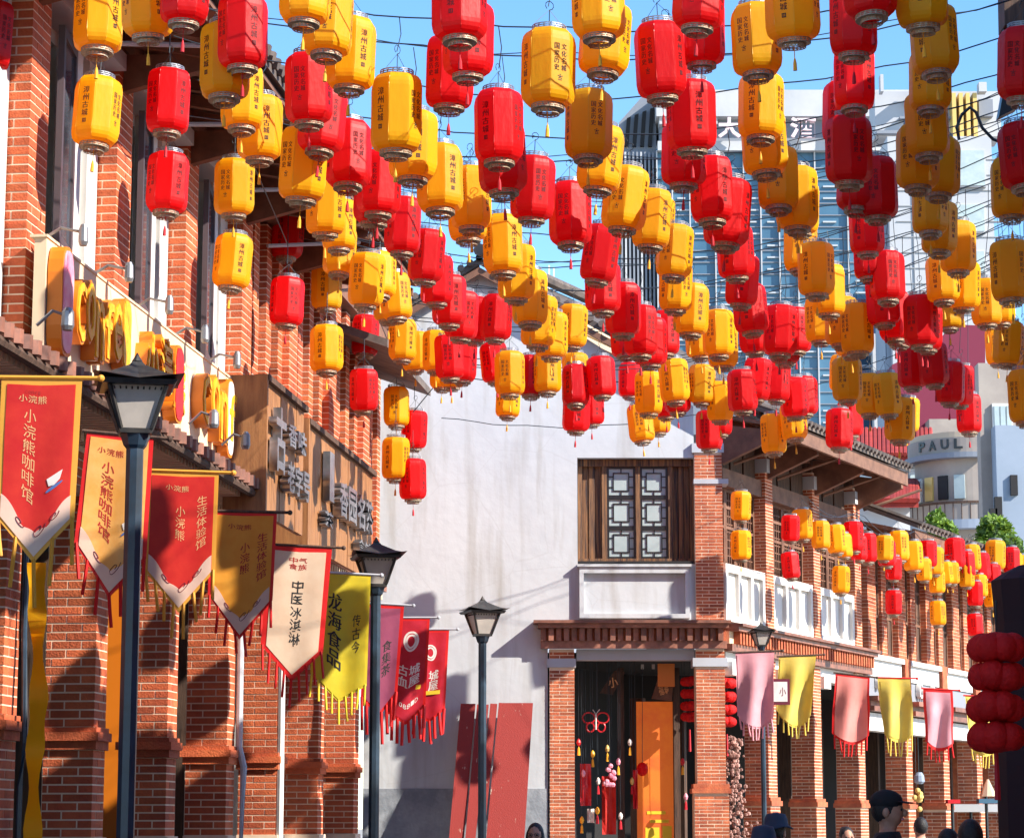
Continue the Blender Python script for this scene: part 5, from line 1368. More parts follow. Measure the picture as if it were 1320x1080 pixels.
# ================================================================== lanterns
# (stream, list of (x, top, bottom, colour)) in photo pixels; distance follows from the size of a half metre lantern body
LH = .50
STREAMS = [
 ('wall', [(127,-26,66,'y'),(125,102,187,'y'),(-14,3,89,'r'),(217,91,171,'r'),(216,198,274,'r'),(302,206,277,'y'),(300,303,371,'y'),(371,274,332,'r'),(370,358,419,'r'),
           (421,342,398,'y'),(421,420,479,'y'),(471,407,458,'r'),(469,476,529,'r'),(511,500,548,'y'),(510,565,616,'y'),(534,530,577,'r'),(532,592,643,'r')]),
 ('yellow eaves', [(190,-45,47,'y'),(290,33,126,'y'),(312,86,166,'y'),(335,125,205,'y'),(391,167,256,'y'),(420,226,300,'y'),(437,258,322,'y'),(438,293,353,'y'),(473,328,393,'y'),(490,326,383,'y'),(510,353,411,'y'),(500,355,412,'y'),(519,412,464,'y'),(535,428,477,'y'),(562,427,478,'y'),(571,455,501,'y'),(583,450,499,'y')]),
 ('red left', [(239,-58,26,'r'),(313,-4,87,'r'),(398,71,158,'r'),(416,112,196,'r'),(449,158,240,'r'),(489,197,275,'r'),(484,210,287,'r'),(519,256,325,'r'),(550,297,362,'r'),(563,330,391,'r'),(579,356,418,'r'),(595,376,436,'r'),(613,384,439,'r'),(640,381,437,'r'),(637,442,492,'r'),(579,433,487,'r'),(597,440,491,'r')]),
 ('yellow left centre', [(394,-58,28,'y'),(423,-18,72,'y'),(452,25,114,'y'),(511,99,194,'y'),(533,145,231,'y'),(567,189,272,'y'),(607,217,293,'y'),(602,236,309,'y'),(648,279,351,'y'),(666,316,385,'y'),(683,350,417,'y'),(695,382,445,'y'),(711,403,460,'y'),(738,393,447,'y'),(742,456,505,'y'),(705,455,506,'y'),(657,454,508,'y'),(655,490,537,'y')]),
 ('red centre', [(592,-45,52,'r'),(604,5,97,'r'),(580,49,138,'r'),(643,119,208,'r'),(647,158,247,'r'),(687,204,282,'r'),(735,237,315,'r'),(774,292,361,'r'),(777,338,402,'r'),(803,366,430,'r'),(826,395,458,'r'),(806,402,459,'r'),(838,410,470,'r'),(857,402,456,'r'),(742,471,523,'r'),(743,506,555,'r'),(775,460,511,'r'),(762,500,546,'r'),(812,468,511,'r'),(685,459,510,'r'),(858,490,537,'r'),(873,482,531,'r')]),
 ('yellow right centre', [(771,-44,50,'y'),(780,5,96,'y'),(707,41,137,'y'),(759,118,205,'y'),(774,163,245,'y'),(806,216,296,'y'),(840,245,318,'y'),(848,255,316,'y'),(870,291,357,'y'),(871,337,400,'y'),(891,367,430,'y'),(902,408,460,'y'),(926,401,458,'y'),(932,418,473,'y'),(905,471,519,'y'),(928,492,542,'y'),(869,464,517,'y'),(836,480,533,'y'),(826,522,569,'y'),(848,514,558,'y')]),
 ('red right', [(901,-52,34,'r'),(904,-4,82,'r'),(851,32,124,'r'),(862,46,128,'r'),(891,105,194,'r'),(882,158,238,'r'),(917,204,285,'r'),(938,233,315,'r'),(948,292,357,'r'),(957,330,393,'r'),(967,367,428,'r'),(972,395,454,'r'),(1006,395,457,'r'),(1012,412,468,'r'),(976,463,514,'r'),(1002,467,516,'r'),(957,477,530,'r'),(914,530,578,'r'),(929,513,559,'r'),(1024,487,537,'r'),(1037,486,534,'r'),(1026,398,453,'r')]),
 ('yellow hotel', [(1021,-44,52,'y'),(975,7,97,'y'),(981,96,178,'y'),(985,142,224,'y'),(1003,192,268,'y'),(1027,217,294,'y'),(1033,236,300,'y'),(1032,287,348,'y'),(1052,314,380,'y'),(1068,343,404,'y'),(1057,384,440,'y'),(1085,384,444,'y'),(1095,402,457,'y'),(1105,392,455,'y'),(1092,462,516,'y'),(1085,458,503,'y'),(1121,483,534,'y'),(1144,482,534,'y'),(1160,513,568,'y'),(1170,513,556,'y'),(997,535,583,'y'),(1023,519,566,'y')]),
 ('red tower', [(1120,-68,22,'r'),(1100,-20,70,'r'),(1101,62,141,'r'),(1088,107,184,'r'),(1094,152,235,'r'),(1106,197,271,'r'),(1130,205,280,'r'),(1117,264,327,'r'),(1120,298,358,'r'),(1144,325,388,'r'),(1138,358,418,'r'),(1153,377,437,'r'),(1160,388,444,'r'),(1187,382,445,'r'),(1196,395,450,'r'),(1176,446,499,'r'),(1203,442,496,'r'),(1225,467,519,'r'),(1238,472,521,'r'),(1249,509,557,'r'),(1082,528,577,'r'),(1096,516,561,'r')]),
 ('yellow tower', [(1187,-62,33,'y'),(1204,8,95,'y'),(1199,65,142,'y'),(1195,122,200,'y'),(1183,163,242,'y'),(1210,178,253,'y'),(1199,234,300,'y'),(1211,261,326,'y'),(1235,287,350,'y'),(1215,330,389,'y'),(1242,338,397,'y'),(1223,372,423,'y'),(1271,361,418,'y'),(1288,363,418,'y'),(1303,311,387,'y'),(1303,205,279,'y'),(1318,38,128,'r'),(1317,161,242,'r'),(1285,425,468,'y'),(1300,415,469,'y'),(1319,427,478,'y'),(1322,478,543,'y')]),
 ('arcade', [(955,634,670,'y'),(955,684,721,'y'),(1019,664,697,'r'),(1034,657,695,'y'),(1019,712,745,'r'),(1058,672,707,'y'),(1078,677,712,'y'),(1088,688,718,'y'),(1100,673,710,'r'),(1118,688,724,'r'),(1107,690,722,'r'),(1084,730,764,'y'),(1140,690,722,'y'),(1143,696,729,'r'),(1159,685,722,'y'),(1177,698,735,'y'),(1196,697,730,'r'),(1204,705,740,'y'),(1231,694,731,'r'),(1252,702,735,'y'),(1246,711,743,'r'),(1265,713,746,'r'),(1283,697,733,'y'),(1304,706,738,'r'),(1306,712,746,'y'),(1319,716,748,'y'),(1152,717,747,'r'),(1152,761,791,'r'),(1208,735,764,'y'),(1219,724,752,'y'),(1227,725,752,'y'),(1191,720,748,'y'),(1209,775,805,'y'),(1246,727,756,'y'),(1257,750,780,'r'),(1263,741,769,'y'),(1257,791,819,'r'),(1280,727,756,'r'),(1279,752,782,'y')]),
]
R0 = .165     # half width across flats
def oct_ring(k, z, ch=.075):
    """octagon ring with softened corners, k = radius factor"""
    out = []
    rc = R0 / math.cos(math.pi / 8) * k
    for i in range(8):
        a = math.pi / 8 + i * math.pi / 4
        c = Vector((rc * math.cos(a), rc * math.sin(a), z))
        p = Vector((rc * math.cos(a - math.pi / 4), rc * math.sin(a - math.pi / 4), z)); n = Vector((rc * math.cos(a + math.pi / 4), rc * math.sin(a + math.pi / 4), z))
        A = c.lerp(p, ch); B = c.lerp(n, ch); out += [A, (A + B) * .5 * .35 + c * .65 * 1.0, B]
        out[-2].z = z
    return out
def body_mb():
    m = MB()
    prof = [(.66, -.250), (.76, -.246), (.86, -.234), (.94, -.213), (.985, -.186), (1.0, -.158), (1.0, .158), (.985, .186), (.94, .213), (.86, .234), (.76, .246), (.66, .250)]
    V = []; fs = []; k = 24
    for f, z in prof: V += oct_ring(f, z)
    for i in range(len(prof) - 1):
        for j in range(k): a = i * k + j; b = i * k + (j + 1) % k; fs.append((a, b, b + k, a + k))
    fs.append(tuple(range(k - 1, -1, -1))); fs.append(tuple((len(prof) - 1) * k + j for j in range(k)))
    return m.add(V, fs)
def piping_mb():
    m = MB()
    for i in range(8):
        a = math.pi / 8 + i * math.pi / 4; rc = R0 / math.cos(math.pi / 8) * .985
        pts = [Vector((rc * f * math.cos(a), rc * f * math.sin(a), z)) for f, z in ((.78, -.244), (.94, -.213), (1., -.16), (1., .16), (.94, .213), (.78, .244))]
        m.tube(pts, .0026, 4)
    return m
def ringm(m, r, z, t=.006):
    m.lathe((0, 0, z), [(r - t * .5, -t), (r + t * .5, -t), (r + t * .5, t), (r - t * .5, t), (r - t * .5, -t)], 20, cap=False)
def crown_mb(sgn):
    m = MB(); z0 = .25 * sgn
    tiers = ((.108, 0, .032), (.076, .032, .060)) if sgn < 0 else ((.112, 0, .034),)
    for r, a, b in tiers:
        for z in (a + .003, (a + b) / 2, b - .003): ringm(m, r, z0 + sgn * z, .0035)
        n = 18
        for i in range(n):
            t0 = 2 * math.pi * i / n; t1 = t0 + .17
            m.tube([(r * math.cos(t0), r * math.sin(t0), z0 + sgn * a), (r * math.cos(t1), r * math.sin(t1), z0 + sgn * b)], .0028, 3, cap=False)
            m.tube([(r * math.cos(t1), r * math.sin(t1), z0 + sgn * a), (r * math.cos(t0), r * math.sin(t0), z0 + sgn * b)], .0028, 3, cap=False)
    if sgn < 0: m.lathe((0, 0, z0), [(.108, -.031), (.076, -.033)], 20, cap=False)
    return m
def tassel_mb():
    m = MB(); m.tube([(0, 0, -.29), (0, 0, -.38)], .003, 4); m.lathe((0, 0, -.46), [(.014, 0), (.012, .05), (.006, .08), (.002, .085)], 8)
    return m
def hook_mb():
    m = MB(); m.tube([(0, 0, .25), (0, 0, .40)], .0035, 4)
    pts = [(.03 * math.sin(a) , 0, .43 - .03 * math.cos(a)) for a in [i * .7 for i in range(9)]]
    m.tube(pts, .003, 4)
    m.tube([(.11, 0, .29), (0, 0, .40), (-.11, 0, .29)], .0022, 3); return m
MESH = {}
def raw(name, mb, mm, smooth=False):
    me = bpy.data.meshes.new(name); me.from_pydata(mb.v, [], mb.f); me.materials.append(M[mm]); 
    if smooth: me.polygons.foreach_set('use_smooth', [True] * len(me.polygons))
    me.update(); return me
bm_, pm_ = body_mb(), piping_mb()
for c, mm, pp, tt in (('r', 'lred', 'pipered', 'tassred'), ('y', 'lyel', 'pipeyel', 'tassyel')):
    MESH[c, 'body'] = raw('lantern_body', bm_, mm); MESH[c, 'piping'] = raw('piping', pm_, pp)
    MESH[c, 'tassel'] = raw('tassel', tassel_mb(), tt)
MESH['top_ring'] = raw('top_ring', crown_mb(1), 'steelwire'); MESH['bottom_ring'] = raw('bottom_ring', crown_mb(-1), 'gold'); MESH['hook'] = raw('hook', hook_mb(), 'wire')
def lettering(c):
    """black characters on four of the eight sides, joined into one print"""
    mm = 'ink' if c == 'y' else 'inkred'
    A = ['漳', '州', '古', '城']
    B1 = ['文', '化', '名', '城']; B2 = ['国', '家', '历', '史']
    V = []; Fc = []
    def put(chs, face, x, z, w, h):
        for i, ch in enumerate(chs): [put1(text_mesh(ch, 1, 0, 0, m=mm, res=1), face, x + dx_, z + h * (.5 - (i + .5) / 4), w, h / 4 * .86) for dx_ in (-.0009, .0009)]
    def put1(me, face, x, z, w, h):
        a = face * math.pi / 2
        sx, sy = fit_text(me, w, h)
        b = len(V); r = R0 + .0022
        for v in me.vertices:
            lx, lz = v.co.x * sx + x, v.co.y * sy + z
            # face normal direction a; right-hand direction seen from outside
            V.append((r * math.cos(a) - lx * math.sin(a), r * math.sin(a) + lx * math.cos(a), lz))
        for p in me.polygons: Fc.append([b + i for i in p.vertices])
    def quad(face, x, z, w, h):
        a = face * math.pi / 2; r = R0 + .0022; b = len(V)
        for lx, lz in ((x - w, z - h), (x + w, z - h), (x + w, z + h), (x - w, z + h)): V.append((r * math.cos(a) - lx * math.sin(a), r * math.sin(a) + lx * math.cos(a), lz))
        Fc.append([b, b + 1, b + 2, b + 3])
    for f in (0, 2):
        put(A, f, 0, .030, .050, .235); 
        for i in range(3): quad(f, -.011 + .011 * i, -.118, .0035, .014)
        quad(f, 0, -.106, .015, .003); quad(f, 0, -.130, .015, .003)
    for f in (1, 3):
        put(B1, f, .026, .035, .036, .19); put(B2, f, -.026, .035, .036, .19)
        for i in range(5):
            a = i * 2 * math.pi / 5 + .3; quad(f, .014 * math.cos(a), -.098 + .014 * math.sin(a), .0045, .003)
        quad(f, 0, -.098, .006, .006); quad(f, 0, -.120, .014, .002)
    me = bpy.data.meshes.new('lettering'); me.from_pydata(V, [], Fc); me.materials.append(M[mm]); me.update(); return me
for c in 'ry': MESH[c, 'lettering'] = lettering(c)
def make_proto(c):
    root = bpy.data.objects.new(('red' if c == 'r' else 'yellow') + '_lantern', None); root.empty_display_size = .2
    kids = []
    for nm, me in (('lantern_body', MESH[c, 'body']), ('piping', MESH[c, 'piping']), ('lettering', MESH[c, 'lettering']), ('top_ring', MESH['top_ring']), ('bottom_ring', MESH['bottom_ring']), ('tassel', MESH[c, 'tassel']), ('hook', MESH['hook'])):
        kids.append(bpy.data.objects.new(nm, me))
    return root, kids
PROTO = {c: make_proto(c) for c in 'ry'}
used_p = {'r': False, 'y': False}
ORD = ['nearest', 'second nearest', 'third nearest', 'fourth', 'fifth', 'sixth', 'seventh', 'eighth', 'ninth', 'tenth', 'eleventh', 'twelfth', 'thirteenth', 'fourteenth', 'fifteenth', 'sixteenth', 'seventeenth', 'eighteenth', 'nineteenth', 'twentieth'] + ['twenty-' + w for w in ('first', 'second', 'third', 'fourth', 'fifth', 'sixth', 'seventh', 'eighth', 'ninth')] + ['thirtieth'] + ['thirty-' + w for w in ('first', 'second', 'third', 'fourth', 'fifth', 'sixth', 'seventh', 'eighth', 'ninth')] + ['fortieth']
WHERE = {'wall': ('of those hung in pairs along the left brick front', 'lanterns hung in pairs along the left facade'),
 'yellow eaves': ('from the camera in the yellow row beside the left eaves', 'yellow lantern row beside the left eaves'),
 'red left': ('from the camera in the leftmost red row over the street', 'leftmost red lantern row over the street'),
 'yellow left centre': ('from the camera in the yellow row left of centre', 'yellow lantern row left of centre'),
 'red centre': ('from the camera in the central red row above the gable', 'central red lantern row'),
 'yellow right centre': ('from the camera in the yellow row right of centre', 'yellow lantern row right of centre'),
 'red right': ('from the camera in the red row before the glass hotel', 'red lantern row before the glass hotel'),
 'yellow hotel': ('from the camera in the yellow row before the hotel', 'yellow lantern row before the glass hotel'),
 'red tower': ('from the camera in the red row left of the white tower', 'red lantern row left of the white tower'),
 'yellow tower': ('from the camera in the rightmost row before the white tower', 'rightmost lantern row before the white tower'),
 'arcade': ('from the left along the farther brick arcade', 'small lanterns strung along the farther arcade')}
LROOTS = []
NMIN, NMAX = 13.5, 33.2
ROWS = {}
def facade_front(x):   # largest allowed distance for a lantern at photo column x (keeps them before the walls)
    r = ray(x, 700); 
    ds = []
    q = L.o + L.n * .35
    t = (q - CAM).dot(L.n) / r.dot(L.n) if r.dot(L.n) < -1e-6 else 1e9
    return t
for st, items in STREAMS:
    rec = []
    for (x, y0, y1, c) in items:
        h = y1 - y0; d = LH * FPX * .985 / h
        yc = (y0 + y1) / 2
        if st != 'arcade':
            dm = LH * FPX * .985 * 10.15 / (1066 - yc) if st != 'wall' else d     # all hang about five metres above the eye
            d = d * .45 + dm * .55 if y0 > -30 else dm
            d = min(d, 33.0)
            if st != 'wall': d = min(d, facade_front(x) * (.985))
        else:
            p = RF.o + RF.n * 1.05; rr = ray(x, yc); t = (p - CAM).dot(RF.n) / rr.dot(RF.n) if rr.dot(RF.n) < 0 else 60
            d = min(d, max(30, t * .99)) if t > 0 else d
        rec.append((x, yc, d, c, h))
    order = sorted(range(len(rec)), key=lambda i: rec[i][2] if st != 'arcade' else rec[i][0])
    rank = {i: k for k, i in enumerate(order)}
    for i, (x, yc, d, c, h) in enumerate(rec):
        s = (h / FPX * d) / (LH * .985); s = max(.86, min(1.12, s)) if st != 'arcade' else max(.6, min(1.1, s))
        p = PD(x, yc, d)
        rz = random.gauss(0, .30) + R(-38) + random.choice((0, 0, math.pi / 2))
        root, kids = PROTO[c]
        if used_p[c]: root = root.copy(); kids = [k_.copy() for k_ in kids]
        used_p[c] = True
        COL.objects.link(root); root.location = p; root.rotation_euler = (random.gauss(0, .04), random.gauss(0, .04), rz); root.scale = (s * random.uniform(.97, 1.03), s * random.uniform(.97, 1.03), s * random.uniform(.98, 1.02))
        for k_ in kids:
            if k_.name.startswith('lettering'): k_['kind'] = 'stuff'
            k_.parent = root; COL.objects.link(k_)
        w, grp = WHERE[st]
        cn_ = 'red' if c == 'r' else 'yellow'
        tag(root, f'{cn_} lantern, {ORD[rank[i]]} {w}', 'lantern', grp)
        LROOTS.append((st, p, s, root, d))
# ---- cables across the street, each through the hooks of the lanterns hanging on it
def cable(pts, label, r=.007, grp='dark cables strung across the street'):
    m = MB(); m.tube(pts, r, 5, cap=False)
    o = m.build('overhead_cable', 'wire'); tag(o, label, 'cable', grp); return o
street = [q for q in LROOTS if q[0] not in ('arcade', 'wall')]
nb = 26; ymin, ymax = 12.5, 32.8
bands = [[] for _ in range(nb)]
for q in street:
    k = int((q[1].y - ymin) / (ymax - ymin) * nb); bands[max(0, min(nb - 1, k))].append(q)
hang = {}
rn = random.Random(11)
for k, bd in enumerate(bands):
    Yk = ymin + (ymax - ymin) * (k + .5) / nb
    a = .048; x0 = .6
    ztops = [q[1].z + .43 * q[2] - a * (q[1].x - x0) ** 2 for q in bd]
    if ztops: c_ = sum(sorted(ztops)[-3:]) / len(sorted(ztops)[-3:]) + .02
    else: c_ = 7.05
    xl = -5.79 + .119 * Yk + 1.0; xr = min(3.4 + .119 * Yk, 7.6)
    pts = []
    for i in range(37):
        x = xl + (xr - xl) * i / 36
        z = c_ + a * (x - x0) ** 2 + .012 * math.sin(x * 7 + k)
        pts.append(Vector((x, Yk + .04 * math.sin(x * 2 + k), z)))
    lbl = f'dark cable sagging across the street with lanterns, {ORD[k]} of these from the camera'
    cable(pts, lbl, .0058)
    if k % 3 == 0: cable([p + Vector((0, .10, .05 + .03 * math.sin(p.x * 3))) for p in pts], f'thin bare cable just above the {ORD[k]} lantern cable from the camera', .004)
    for q in bd:
        z = c_ + a * (q[1].x - x0) ** 2
        top = q[1] + Vector((0, 0, .43 * q[2]))
        tgt = Vector((q[1].x, Yk, z))
        if (tgt - top).length > .05:
            # hanging wire: a part of the lantern
            off = q[3].location
            m = MB(); mid = (top + tgt) / 2 + Vector((.02, 0, 0)); m.tube([top, mid, tgt], .0035, 4, cap=False)
            WLOC[q[3].name] = Vector(off)
            o = m.build('hanging_wire', 'wire', q[3]); 
            # parent is rotated and scaled: undo that for this world aligned part
            o.matrix_parent_inverse = (Matrix.LocRotScale(None, q[3].rotation_euler, q[3].scale)).inverted()
# curled loose cable and far cables along the arcade
m = [PD(x, y, 20) for x, y in ((1236, 180), (1233, 165), (1240, 148), (1250, 139), (1258, 145), (1266, 165), (1280, 180), (1300, 187), (1330, 186))]
cable(m, 'thick black cable loop drooping between the rightmost lanterns', .014, None)
m = [PD(x, y, 31.5) for x, y in ((532, 532), (545, 516), (560, 498), (575, 470))]
cable(m, 'loose curved cable hanging in front of the top of the white wall', .007, None)
for j in range(2):
    pts = [RF.p(s, 1.0 + .1 * j, 6.15 + .22 * math.sin((s % 2.6) / 2.6 * 3.14) * -1 - .12 * (s / 17)) for s in [q * .4 for q in range(1, 42)]]
    cable(pts, ['upper', 'lower'][j] + ' thin cable of the small lanterns running along the farther arcade', .006, 'cables along the farther arcade')
pair = [q for q in LROOTS if q[0] == 'wall']
for q in pair:
    WLOC[q[3].name] = Vector(q[3].location); top = q[1] + Vector((0, 0, .40 * q[2]))
    up = top + Vector((0, 0, .22))
    m = MB(); m.tube([top, up], .004, 4, cap=False); o = m.build('hanging_wire', 'wire', q[3]); o.matrix_parent_inverse = (Matrix.LocRotScale(None, q[3].rotation_euler, q[3].scale)).inverted()
pc = sorted([q for q in pair if q[0] == 'wall' and q[3].location.z > 6.9], key=lambda q: q[1].y)
if len(pc) > 2:
    cable([q[1] + Vector((0, 0, .60)) for q in pc], 'thin cable along the left eaves carrying the paired lanterns', .006, None)
# dark bracket at the upper right corner
t = thing('wall_bracket', 'dark timber wall bracket entering the picture at the top right corner', 'bracket', PD(1312, 60, 19))
m = MB(); 
fr = Frame((0, PD(1312, 60, 19).y), (1, 0))
q = [fr.px(x, y) for x, y in ((1292, 38), (1330, 42), (1330, -60), (1290, -60))]; m.prism(fr, q, -.15, .1); m.build('beam', 'wooddark', t)
m = MB(); q = [fr.px(x, y) for x, y in ((1287, 152), (1311, 140), (1311, 30), (1293, 30), (1293, 118))]; m.prism(fr, q, -.10, .02); m.build('arm', 'black', t)
# ================================================================== people
def person(label, X, Y, H, yaw, parts, hair='cap', cloth='blackcloth', lean=0.):
    """standing adult: one skinned body, head with face, hair or hat and jacket as children. yaw 0 faces the camera"""
    base = Vector((X, Y, 0))
    t = thing('person', label, 'person', base)
    k = H / 1.75
    J = {'pel': (0, 0, .95), 'spi': (0, .0, 1.15), 'che': (0, -.01, 1.36), 'nck': (0, 0, 1.50), 'hd0': (0, -.01, 1.57), 'hd1': (0, -.015, 1.64), 'hd2': (0, -.01, 1.70),
         'lsh': (.17, 0, 1.42), 'lel': (.24, .03, 1.15), 'lwr': (.25, -.10, .93), 'lha': (.25, -.15, .86), 'rsh': (-.17, 0, 1.42), 'rel': (-.24, .03, 1.15), 'rwr': (-.25, -.10, .93), 'rha': (-.25, -.15, .86),
         'lhp': (.09, 0, .90), 'lkn': (.10, -.02, .50), 'lan': (.10, .02, .09), 'lto': (.10, -.15, .03), 'rhp': (-.09, 0, .90), 'rkn': (-.10, -.02, .50), 'ran': (-.10, .02, .09), 'rto': (-.10, -.15, .03)}
    RR = {'pel': .145, 'spi': .135, 'che': .165, 'nck': .055, 'hd0': .068, 'hd1': .082, 'hd2': .078, 'lsh': .075, 'lel': .048, 'lwr': .030, 'lha': .032, 'rsh': .075, 'rel': .048, 'rwr': .030, 'rha': .032,
          'lhp': .10, 'lkn': .062, 'lan': .040, 'lto': .035, 'rhp': .10, 'rkn': .062, 'ran': .040, 'rto': .035}
    E = [('pel', 'spi'), ('spi', 'che'), ('che', 'nck'), ('nck', 'hd0'), ('hd0', 'hd1'), ('hd1', 'hd2'), ('che', 'lsh'), ('lsh', 'lel'), ('lel', 'lwr'), ('lwr', 'lha'), ('che', 'rsh'), ('rsh', 'rel'), ('rel', 'rwr'), ('rwr', 'rha'),
         ('pel', 'lhp'), ('lhp', 'lkn'), ('lkn', 'lan'), ('lan', 'lto'), ('pel', 'rhp'), ('rhp', 'rkn'), ('rkn', 'ran'), ('ran', 'rto')]
    def skin(name, keys, edges, grow, mm, hands=False):
        ks = list(keys); idx = {q: i for i, q in enumerate(ks)}
        V = [Vector(J[q]) * k for q in ks]; Ed = [(idx[a], idx[b]) for a, b in edges if a in idx and b in idx]; rad = [(RR[q] + grow) * k for q in ks]
        if hands:
            for sd, sg in (('l', 1), ('r', -1)):
                w = Vector(J[sd + 'ha']) * k
                for f in range(4):
                    b = len(V); V += [w + Vector((sg * (.0), -.01 - .008 * f + .02, -.02)), w + Vector((sg * -.005, -.035 + .022 * f, -.07)) , w + Vector((sg * -.02, -.04 + .022 * f, -.10 + .008 * abs(f - 1)))]
                    rad += [.010, .009, .008]; Ed += [(idx[sd + 'ha'], b), (b, b + 1), (b + 1, b + 2)]
                b = len(V); V += [w + Vector((sg * -.02, -.04, -.01)), w + Vector((sg * -.03, -.06, -.04))]; rad += [.011, .009]; Ed += [(idx[sd + 'ha'], b), (b, b + 1)]
        me = bpy.data.meshes.new(name); me.from_pydata([tuple(v) for v in V], Ed, [])
        o = bpy.data.objects.new(name, me); COL.objects.link(o)
        sk = o.modifiers.new('skin', 'SKIN'); me.skin_vertices.new() if not me.skin_vertices else None
        for i, v in enumerate(me.skin_vertices[0].data): v.radius = (rad[i], rad[i]); v.use_root = (i == 0)
        sb = o.modifiers.new('sub', 'SUBSURF'); sb.levels = 2; sb.render_levels = 2
        dg = bpy.context.evaluated_depsgraph_get(); dg.update()
        m2 = bpy.data.meshes.new_from_object(o.evaluated_get(dg)); bpy.data.objects.remove(o)
        m2.materials.clear(); m2.materials.append(M[mm]); m2.polygons.foreach_set('use_smooth', [True] * len(m2.polygons))
        rot = Matrix.Rotation(yaw, 4, 'Z'); m2.transform(rot)
        o = bpy.data.objects.new(name, m2); COL.objects.link(o); o.parent = t; return o
    skin('body', J.keys(), E, 0, 'skin', hands=True)
    up = ['spi', 'che', 'nck', 'lsh', 'lel', 'rsh', 'rel', 'pel', 'lwr', 'rwr']
    skin('jacket', up, E, .022, cloth)
    m = MB()
    skin('trousers', ['pel', 'lhp', 'lkn', 'lan', 'rhp', 'rkn', 'ran'], E, .014, 'blackcloth')
    def lp(v): return base + Matrix.Rotation(yaw, 3, 'Z') @ (Vector(v) * k)
    m = MB(); 
    def ell(mb, c, r, n=14, mm_=10):
        V = []; fs = []
        for i in range(mm_ + 1):
            th = math.pi * i / mm_
            for j in range(n):
                ph = 2 * math.pi * j / n; V.append(lp((c[0] + r[0] * math.sin(th) * math.cos(ph), c[1] + r[1] * math.sin(th) * math.sin(ph), c[2] - r[2] * math.cos(th))))
        for i in range(mm_):
            for j in range(n): a = i * n + j; b = i * n + (j + 1) % n; fs.append((a, b, b + n, a + n))
        mb.add(V, fs)
    ell(m, (0, -.012, 1.635), (.076, .096, .115)); m.build('head', 'skin', t, smooth=True)
    m = MB(); ell(m, (0, -.112, 1.625), (.014, .022, .026), 8, 6); m.build('nose', 'skin', t, smooth=True)
    for sg in (-1, 1):
        m = MB(); ell(m, (sg * .080, .0, 1.628), (.010, .024, .034), 8, 6); m.build('ear', 'skin', t, smooth=True)
        m = MB(); ell(m, (sg * .032, -.098, 1.648), (.015, .008, .009), 8, 6); m.build('eye', 'hair', t, smooth=True)
    m = MB(); ell(m, (0, -.100, 1.585), (.025, .010, .008), 8, 6); m.build('mouth', 'pink', t, smooth=True)
    m = MB(); ell(m, (0, .012, 1.66), (.086, .100, .112)); 
    if hair == 'long': ell(m, (0, .04, 1.56), (.092, .072, .18)); ell(m, (.07, -.01, 1.56), (.03, .05, .14)); ell(m, (-.07, -.01, 1.56), (.03, .05, .14))
    if hair == 'bun': ell(m, (0, .09, 1.72), (.05, .05, .05))
    m.build('hair', 'hair', t, smooth=True)
    if hair == 'cap':
        m = MB(); ell(m, (0, .006, 1.700), (.094, .112, .080)); c_ = m.build('cap', cloth, t, smooth=True)
        V = []; n = 10
        for i in range(n + 1):
            a = math.pi * (1.16 + .68 * i / n); V += [lp((.085 * math.cos(a), .01 + .10 * math.sin(a), 1.70)), lp((.085 * math.cos(a) * 1.0, -.08 + .125 * math.sin(a), 1.685))]
        m = MB(); m.add(V, [(2 * i, 2 * i + 2, 2 * i + 3, 2 * i + 1) for i in range(n)]); m.add([v + Vector((0, 0, .006)) for v in V], [(2 * i + 1, 2 * i + 3, 2 * i + 2, 2 * i) for i in range(n)]); m.build('cap_peak', cloth, c_)
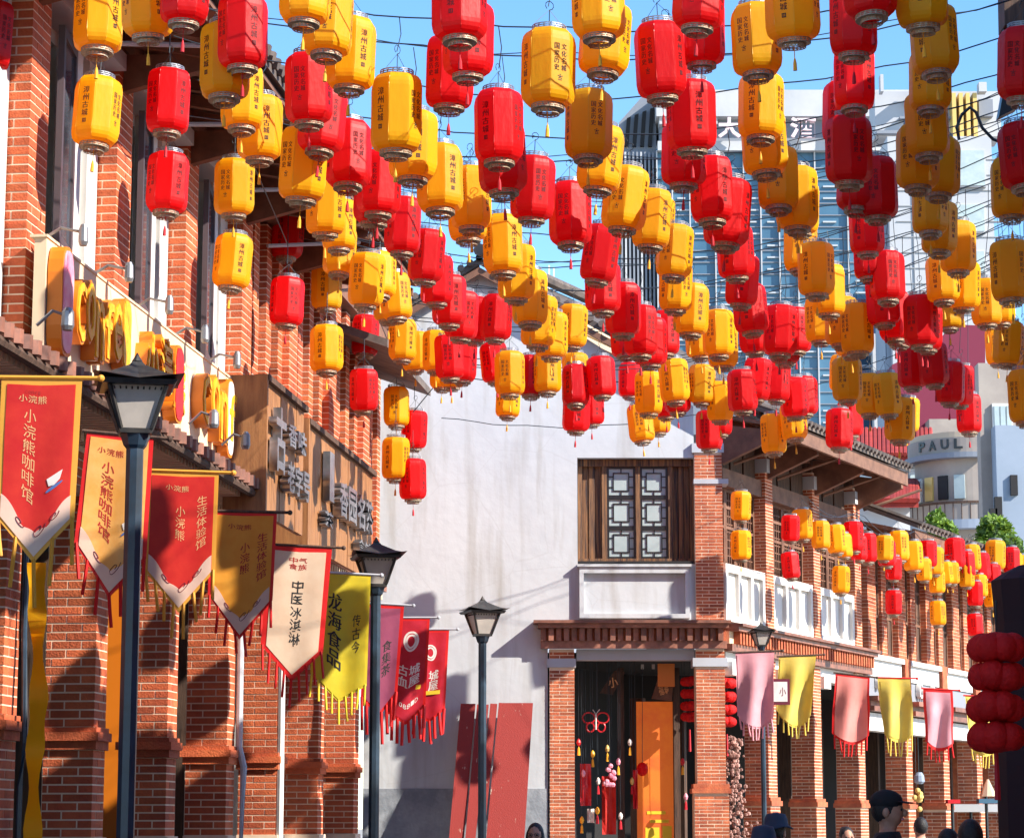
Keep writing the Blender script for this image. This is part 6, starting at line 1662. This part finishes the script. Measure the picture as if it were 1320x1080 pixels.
    if hair == 'hat':
        m = MB(); prof = [(.15, 1.675), (.155, 1.683), (.11, 1.705), (.10, 1.76), (.085, 1.80), (.02, 1.815)]
        rings = []; fs = []; n = 18
        for r, z in prof:
            for j in range(n): a = 2 * math.pi * j / n; rings.append(lp((r * math.cos(a), r * 1.05 * math.sin(a), z + (.012 * math.sin(3 * a) if r > .14 else 0))))
        for i in range(len(prof) - 1):
            for j in range(n): a = i * n + j; b = i * n + (j + 1) % n; fs.append((a, b, b + n, a + n))
        fs.append(tuple((len(prof) - 1) * n + j for j in range(n))); m.add(rings, fs); m.build('bucket_hat', 'navycloth', t, smooth=True)
    if hair == 'glasses' or parts == 'glasses':
        m = MB()
        for sg in (-1, 1): m.tube([lp((sg * .033 + .024 * math.cos(a), -.115, 1.648 + .020 * math.sin(a))) for a in [i * .7 for i in range(10)]], .0028 * k, 4)
        m.tube([lp((-.012, -.117, 1.65)), lp((.012, -.117, 1.65))], .003 * k, 4); m.build('glasses', 'black', t)
    return t
def at_head(px_, ytop, d, H=None):
    p = PD(px_, ytop, d); return p.x, p.y, p.z
x, y, z = at_head(1143, 1015, 17.2); person('man in a black peaked cap and black jacket looking to the right', x, y, z * 1.75 / 1.79, R(75), '', 'cap', 'blackcloth')
x, y, z = at_head(1250, 1054, 15.5); person('person with short black hair seen from behind at the lower right', x, y, z * 1.75 / 1.775, R(180), '', 'short', 'blackcloth')
x, y, z = at_head(1222, 1066, 17.0); person('person with dark hair mostly below the picture beside the lower right head', x, y, z * 1.75 / 1.775, R(170), '', 'short', 'blackcloth')
x, y, z = at_head(1000, 1046, 21.0); person('person in a navy bucket hat in front of the arcade', x, y, z * 1.75 / 1.82, R(150), '', 'hat', 'navycloth')
x, y, z = at_head(984, 1062, 19.0); person('person in a pale blue and navy hat at the foot of the small lamp', x, y, z * 1.75 / 1.82, R(160), '', 'hat', 'navycloth')
x, y, z = at_head(690, 1059, 23.0); person('woman with long black hair and glasses looking out beside the red boards', x, y, z * 1.75 / 1.775, R(-10), 'glasses', 'long', 'navycloth')
x, y, z = at_head(1091, 1064, 26.0); person('dark haired person between the brick pier and the man in the cap', x, y, z * 1.75 / 1.775, R(10), '', 'bun', 'blackcloth')
x, y, z = at_head(1186, 1052, 30.0); person('distant person with dark hair just right of the man in the cap', x, y, z * 1.75 / 1.775, R(200), '', 'short', 'navycloth')
